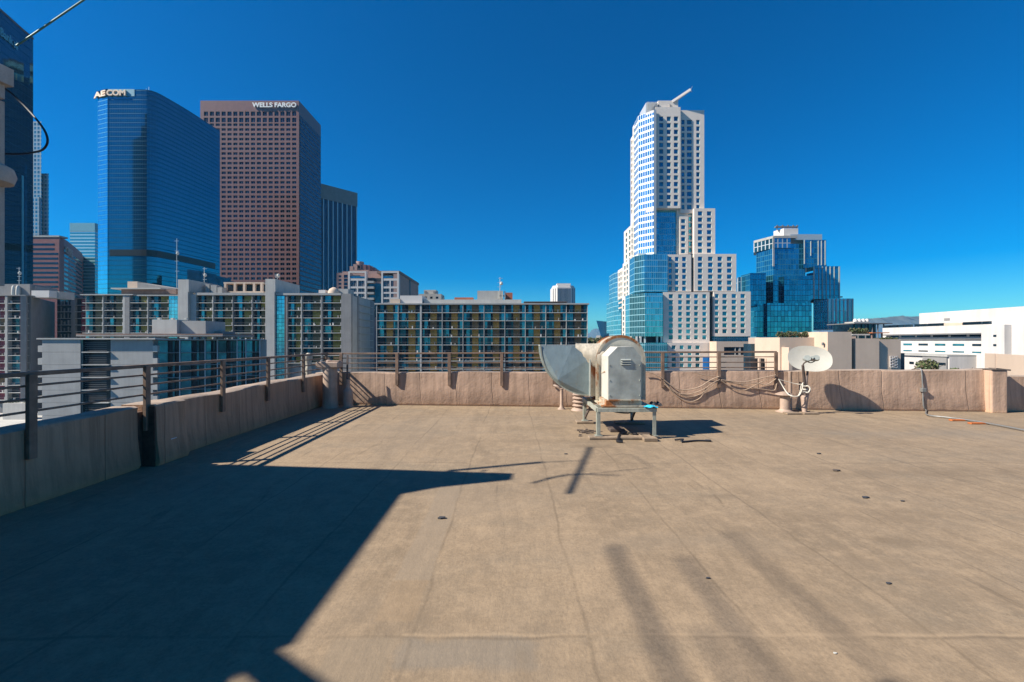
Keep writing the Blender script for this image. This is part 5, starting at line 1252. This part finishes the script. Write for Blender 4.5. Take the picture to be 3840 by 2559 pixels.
# ---- dark pavilion and white vaults behind
D = 205.
r = root('pavilion', (XX(3270,D), D+8, GZ), 'dark flat roofed pavilion on slim columns, between the blue tower and the white building', 'building')
b = MB(); b.box(XX(3204,D), XX(3347,D), D, D+18, ZZ(1215,D), ZZ(1211.5,D)); b.build('roof', 'conc_dark', r)
b = MB(); b.box(XX(3206,D), XX(3298,D), D+2, D+14, GZ, ZZ(1215,D)); b.build('wall', 'glass_navy', r)
for x in (3222,3250,3275,3296,3318): b = MB(); b.box(XX(x,D), XX(x+2,D), D+.5, D+1, GZ, ZZ(1215,D)); b.build('column', 'conc_dark', r)
D = 260.
r = root('vaulted_roofs', (XX(3230,D), D+4, GZ), 'row of small white roof cowls just above the dark pavilion', 'building')
b = MB(); b.box(XX(3202,D), XX(3262,D), D, D+8, GZ, ZZ(1207,D)); b.build('wall', 'conc_white', r)
for x in (3207,3222,3237,3251): b = MB(); p = P(x,1207,D+3); b.lathe(p, [(1.1,0),(1.1,.8),(.8,1.5),(.2,1.8)], 12); b.build('cowl', 'white_render', r, smooth=True)

# ---- long white building receding at the right
XW = 140.
r = root('school_building', (XW+8, 135, GZ), 'long white modern building with dark ribbon windows at the right edge', 'building')
f = Fr((XW,240), (XW,80))       # far to near: faces left
def yz(x, y): return ZZ(y, XW*F/(x-CX))
def U2(x): return 240-XW*F/(x-CX)
b = MB(); zU = yz(3447,1176)
b.fbox(f, U2(3447), U2(3990), yz(3600,1222), zU, -30, 0); b.build('upper_wall', 'school_white', r)
b = MB(); b.fbox(f, U2(3340), U2(3990), GZ, yz(3600,1221)-.1, -34, 3); b.build('lower_wall', 'school_white', r)
b = MB(); b.fbox(f, U2(3745), U2(3835), GZ, yz(3790,1219), 3, 5); b.build('end_block', 'school_white', r)
for a_, c_ in ((3345,3366),(3372,3394),(3400,3420),(3427,3448),(3462,3506),(3514,3570),(3648,3715),(3724,3748)):
    b = MB(); b.fbox(f, U2(a_), U2(c_), yz(3600,1221.5), yz(3600,1211), 2.2, 3.02); b.build('clerestory', 'glass_navy', r)
b = MB(); b.fbox(f, U2(3575), U2(3645), yz(3600,1221.5), yz(3600,1212), 2.2, 3.0); b.build('clerestory_panel', 'tan_render', r)
b = MB(); b.fbox(f, U2(3355), U2(3746), yz(3600,1256), yz(3600,1251), 3.0, 4.6); b.build('sunshade', 'conc_dark', r)
for a_, c_ in ((3372,3402),(3412,3464),(3472,3524),(3534,3592),(3602,3662),(3674,3742)):
    b = MB(); b.fbox(f, U2(a_), U2(c_), yz(3600,1264), yz(3600,1256), 2.5, 3.06); b.build('ribbon_window', 'glass_navy', r)
b = MB(); b.fbox(f, U2(3378), U2(3738), 2.08, 2.35, 3.0, 3.5); b.build('ledge', 'conc_dark', r)
for (y0, y1) in ((1289.5,1297.5),(1317,1322)):
    for a_, c_ in ((3380,3396),(3420,3453),(3478,3514),(3541,3581),(3609,3653),(3684,3730)):
        b = MB(); b.fbox(f, U2(a_), U2(c_), yz(3600,y1), yz(3600,y0), 2.9, 3.06); b.build('window', R.choice(('glass_dark','glass_teal')), r)
for y in (1259,1294): b = MB(); b.fbox(f, U2(3792), U2(3804), yz(3798,y+5), yz(3798,y-3), 4.9, 5.06); b.build('window', 'glass_dark', r)
b = MB(); b.fbox(f, U2(3541), U2(3562), yz(3550,1203), yz(3550,1194), -.1, .08); b.build('wall_vent', 'conc_grey', r)
b = MB(); b.fbox(f, U2(3395), U2(3700), GZ, yz(3550,1334), 3, 11); b.build('low_wing', 'school_white', r)
b = MB(); b.fbox(f, U2(3385), U2(3700), yz(3550,1334)+.01, yz(3550,1327), 3, 11.6); b.build('low_roof', 'conc_pale', r)
b = MB(); b.fbox(f, U2(3597), U2(3695), GZ, yz(3640,1340), 11.02, 11.5); b.build('grey_panel', 'conc_grey', r)
for a_, c_ in ((3620,3634),(3656,3692)): b = MB(); b.fbox(f, U2(a_), U2(c_), yz(3640,1368), yz(3640,1359), 11.4, 11.6); b.build('window', 'glass_navy', r)
b = MB(); b.fbox(f, U2(3538), U2(3556), yz(3550,1366), yz(3550,1357), 10.9, 11.1); b.build('window', 'glass_navy', r)
# ---- near roofs at the right edge
fw = Fr((XX(3693,30),30), (XX(3930,23.5),23.5))
r = root('roof_wall', (30, 27, -10), 'plain pinkish roof wall just beyond the parapet at the right edge', 'wall')
b = MB(); b.fbox(fw, 0, fw.L, -12, .76, -.4, 0); b.build('wall', 'tan_render', r); b = MB(); b.fbox(fw, 1.55, 1.62, -12, .75, 0, .04); b.build('joint', 'tan_dark', r)

# ---- greenery
tree('tree', 'dense rounded tree with pinkish blossom in front of the white building', XX(3475,84), 84, -10.6, 9.2, 3.6, 2600, .30, 3, mats=['leaf_b','leaf_c','leaf_a'])
tree('tree', 'low green tree right of the blossoming one, by the grey wall panel', XX(3607,80), 80, -10.1, 8.2, 2.2, 1500, .26, 4)
for i, (x, lab) in enumerate(((2213,'leafmost dark tree beside the right end of the amber panelled block'),(2232,'green tree below the far hill, left of the metal sail'),(2252,'green tree just left of the exhaust fan top, below the metal sail'),(2275,'dark green tree at the foot of the metal sail, above the fan'),(2300,'small dark tree at the foot of the far glass wing'))):
    D = 300+6*i; tree('tree', lab.replace('leafmost dark','dark leafy'), XX(x,D), D, -9, 15.3 if i < 3 else 13.5, 5.2, 1100, .8, 20+i, grp='trees between the amber block and the white tower')
b = MB(); b.prism([(XX(2195,295),285),(XX(2350,295),285),(XX(2350,295),345),(XX(2195,295),345)], GZ-.4, -8.8); tag(b.build('park_terrace', 'leaf_a'), kind='structure')
def hedge(label, x0, x1, y0, y1, d, n, s, seed, name='roof_plants', dep=1.5):
    rr = random.Random(seed); b = MB(); a, c = P(x0,y1,d), P(x1,y0,d); k = 9
    for i in range(k):
        cx_ = a.x+(c.x-a.x)*(i+.5)/k; h = (c.z-a.z)*rr.uniform(.5,1.05); leaves(b, (cx_, d+dep/2, a.z+h*.5), (c.x-a.x)/k*.8, dep/2, h*.55, n//k, s, rr)
    tag(b.build(name, LF), label, 'plants')
hedge('strip of roof plants on the tan building, left of its tallest block', 2920, 3068, 1240, 1266, 119, 1500, .22, 5)
hedge('bushy roof plants above the right hand tan blocks', 3194, 3262, 1230, 1254, 121, 900, .22, 6)
hedge('thin line of plants on the rightmost tan block', 3290, 3372, 1266, 1274, 120, 500, .2, 7)
D = 135.
r = root('roof_pergola', (XX(3290,D), D, 0), 'small rust brown pergola canopy among roof plants', 'pergola')
b = MB(); b.box(XX(3272,D), XX(3336,D), D, D+4, ZZ(1250,D), ZZ(1247,D)); b.build('canopy', 'rust_block', r)
for x in (3280,3318): b = MB(); b.box(XX(x,D), XX(x+3,D), D+1, D+1.4, ZZ(1272,D), ZZ(1250,D)); b.build('post', 'roof_brown', r)

# ---- far hills
def hills(pts, D, name, dep=1500):
    b = MB(); k = 0; n = len(pts)
    rr = random.Random(5); P2 = []
    for i in range(n-1):
        for j in range(6):
            f = j/6; x = pts[i][0]+(pts[i+1][0]-pts[i][0])*f; y = pts[i][1]+(pts[i+1][1]-pts[i][1])*f; P2.append((x, y+rr.uniform(-.8,.8)))
    P2.append(pts[-1])
    for x, y in P2:
        t_ = P(x, y, D)
        for q, (dd, zz) in enumerate(((-dep, GZ), (-dep*.55, GZ+(t_.z-GZ)*.35), (-dep*.2, GZ+(t_.z-GZ)*.8), (0, t_.z), (dep*.5, GZ))):
            b.v.append(Vector((t_.x+rr.uniform(-1,1)*D*.002, D+dd+rr.uniform(-1,1)*dep*.08, zz)))
    for i in range(len(P2)-1):
        for q in range(4): a = i*5+q; b.f.append([a, a+5, a+6, a+1]); b.m.append(0)
    tag(b.build(name, 'hill', smooth=True), kind='structure')
hills([(2960,1262),(3080,1240),(3160,1215),(3215,1200),(3255,1195),(3300,1193),(3345,1188),(3372,1185),(3400,1188),(3440,1187),(3500,1190),(3600,1196),(3800,1210),(3950,1262)], 10300, 'hills')
hills([(2130,1268),(2190,1258),(2210,1250),(2222,1238),(2232,1233),(2250,1234),(2275,1245),(2330,1262)], 9000, 'hills')
if USE_HAZE:
    m = bpy.data.materials.new('haze'); m.use_nodes = True; t = m.node_tree; t.nodes.clear()
    o_ = t.nodes.new('ShaderNodeOutputMaterial'); v = t.nodes.new('ShaderNodeVolumePrincipled'); v.inputs['Density'].default_value = HAZE
    v.inputs['Color'].default_value = (.22,.62,1,1); v.inputs['Anisotropy'].default_value = .2
    t.links.new(v.outputs[0], o_.inputs['Volume']); MATS['haze'] = m
    b = MB(); b.box(-11500, 11500, -3000, 12000, GZ-3.2, 212); tag(b.build('haze', 'haze'), kind='stuff')

b = MB(); rr = random.Random(8)  # leaves added behind the camera to cast soft blobs of shadow
for i in range(9): leaves(b, (-5.3+.28*i, .42+rr.uniform(-.1,.08), 4.75+rr.uniform(-.2,.35)), .26, .2, .32, 60, .07, rr)
rv = root('shadow_vine', (-4.2,.3,4.1), 'unseen leafy vine on the canopy behind the camera, added to cast soft shadows', 'plants'); b.build('foliage', LF, rv)
b = MB(); b.box(-5.4,-2.9,.2,.6,4.1,4.42); b.build('trough', 'timber', rv)
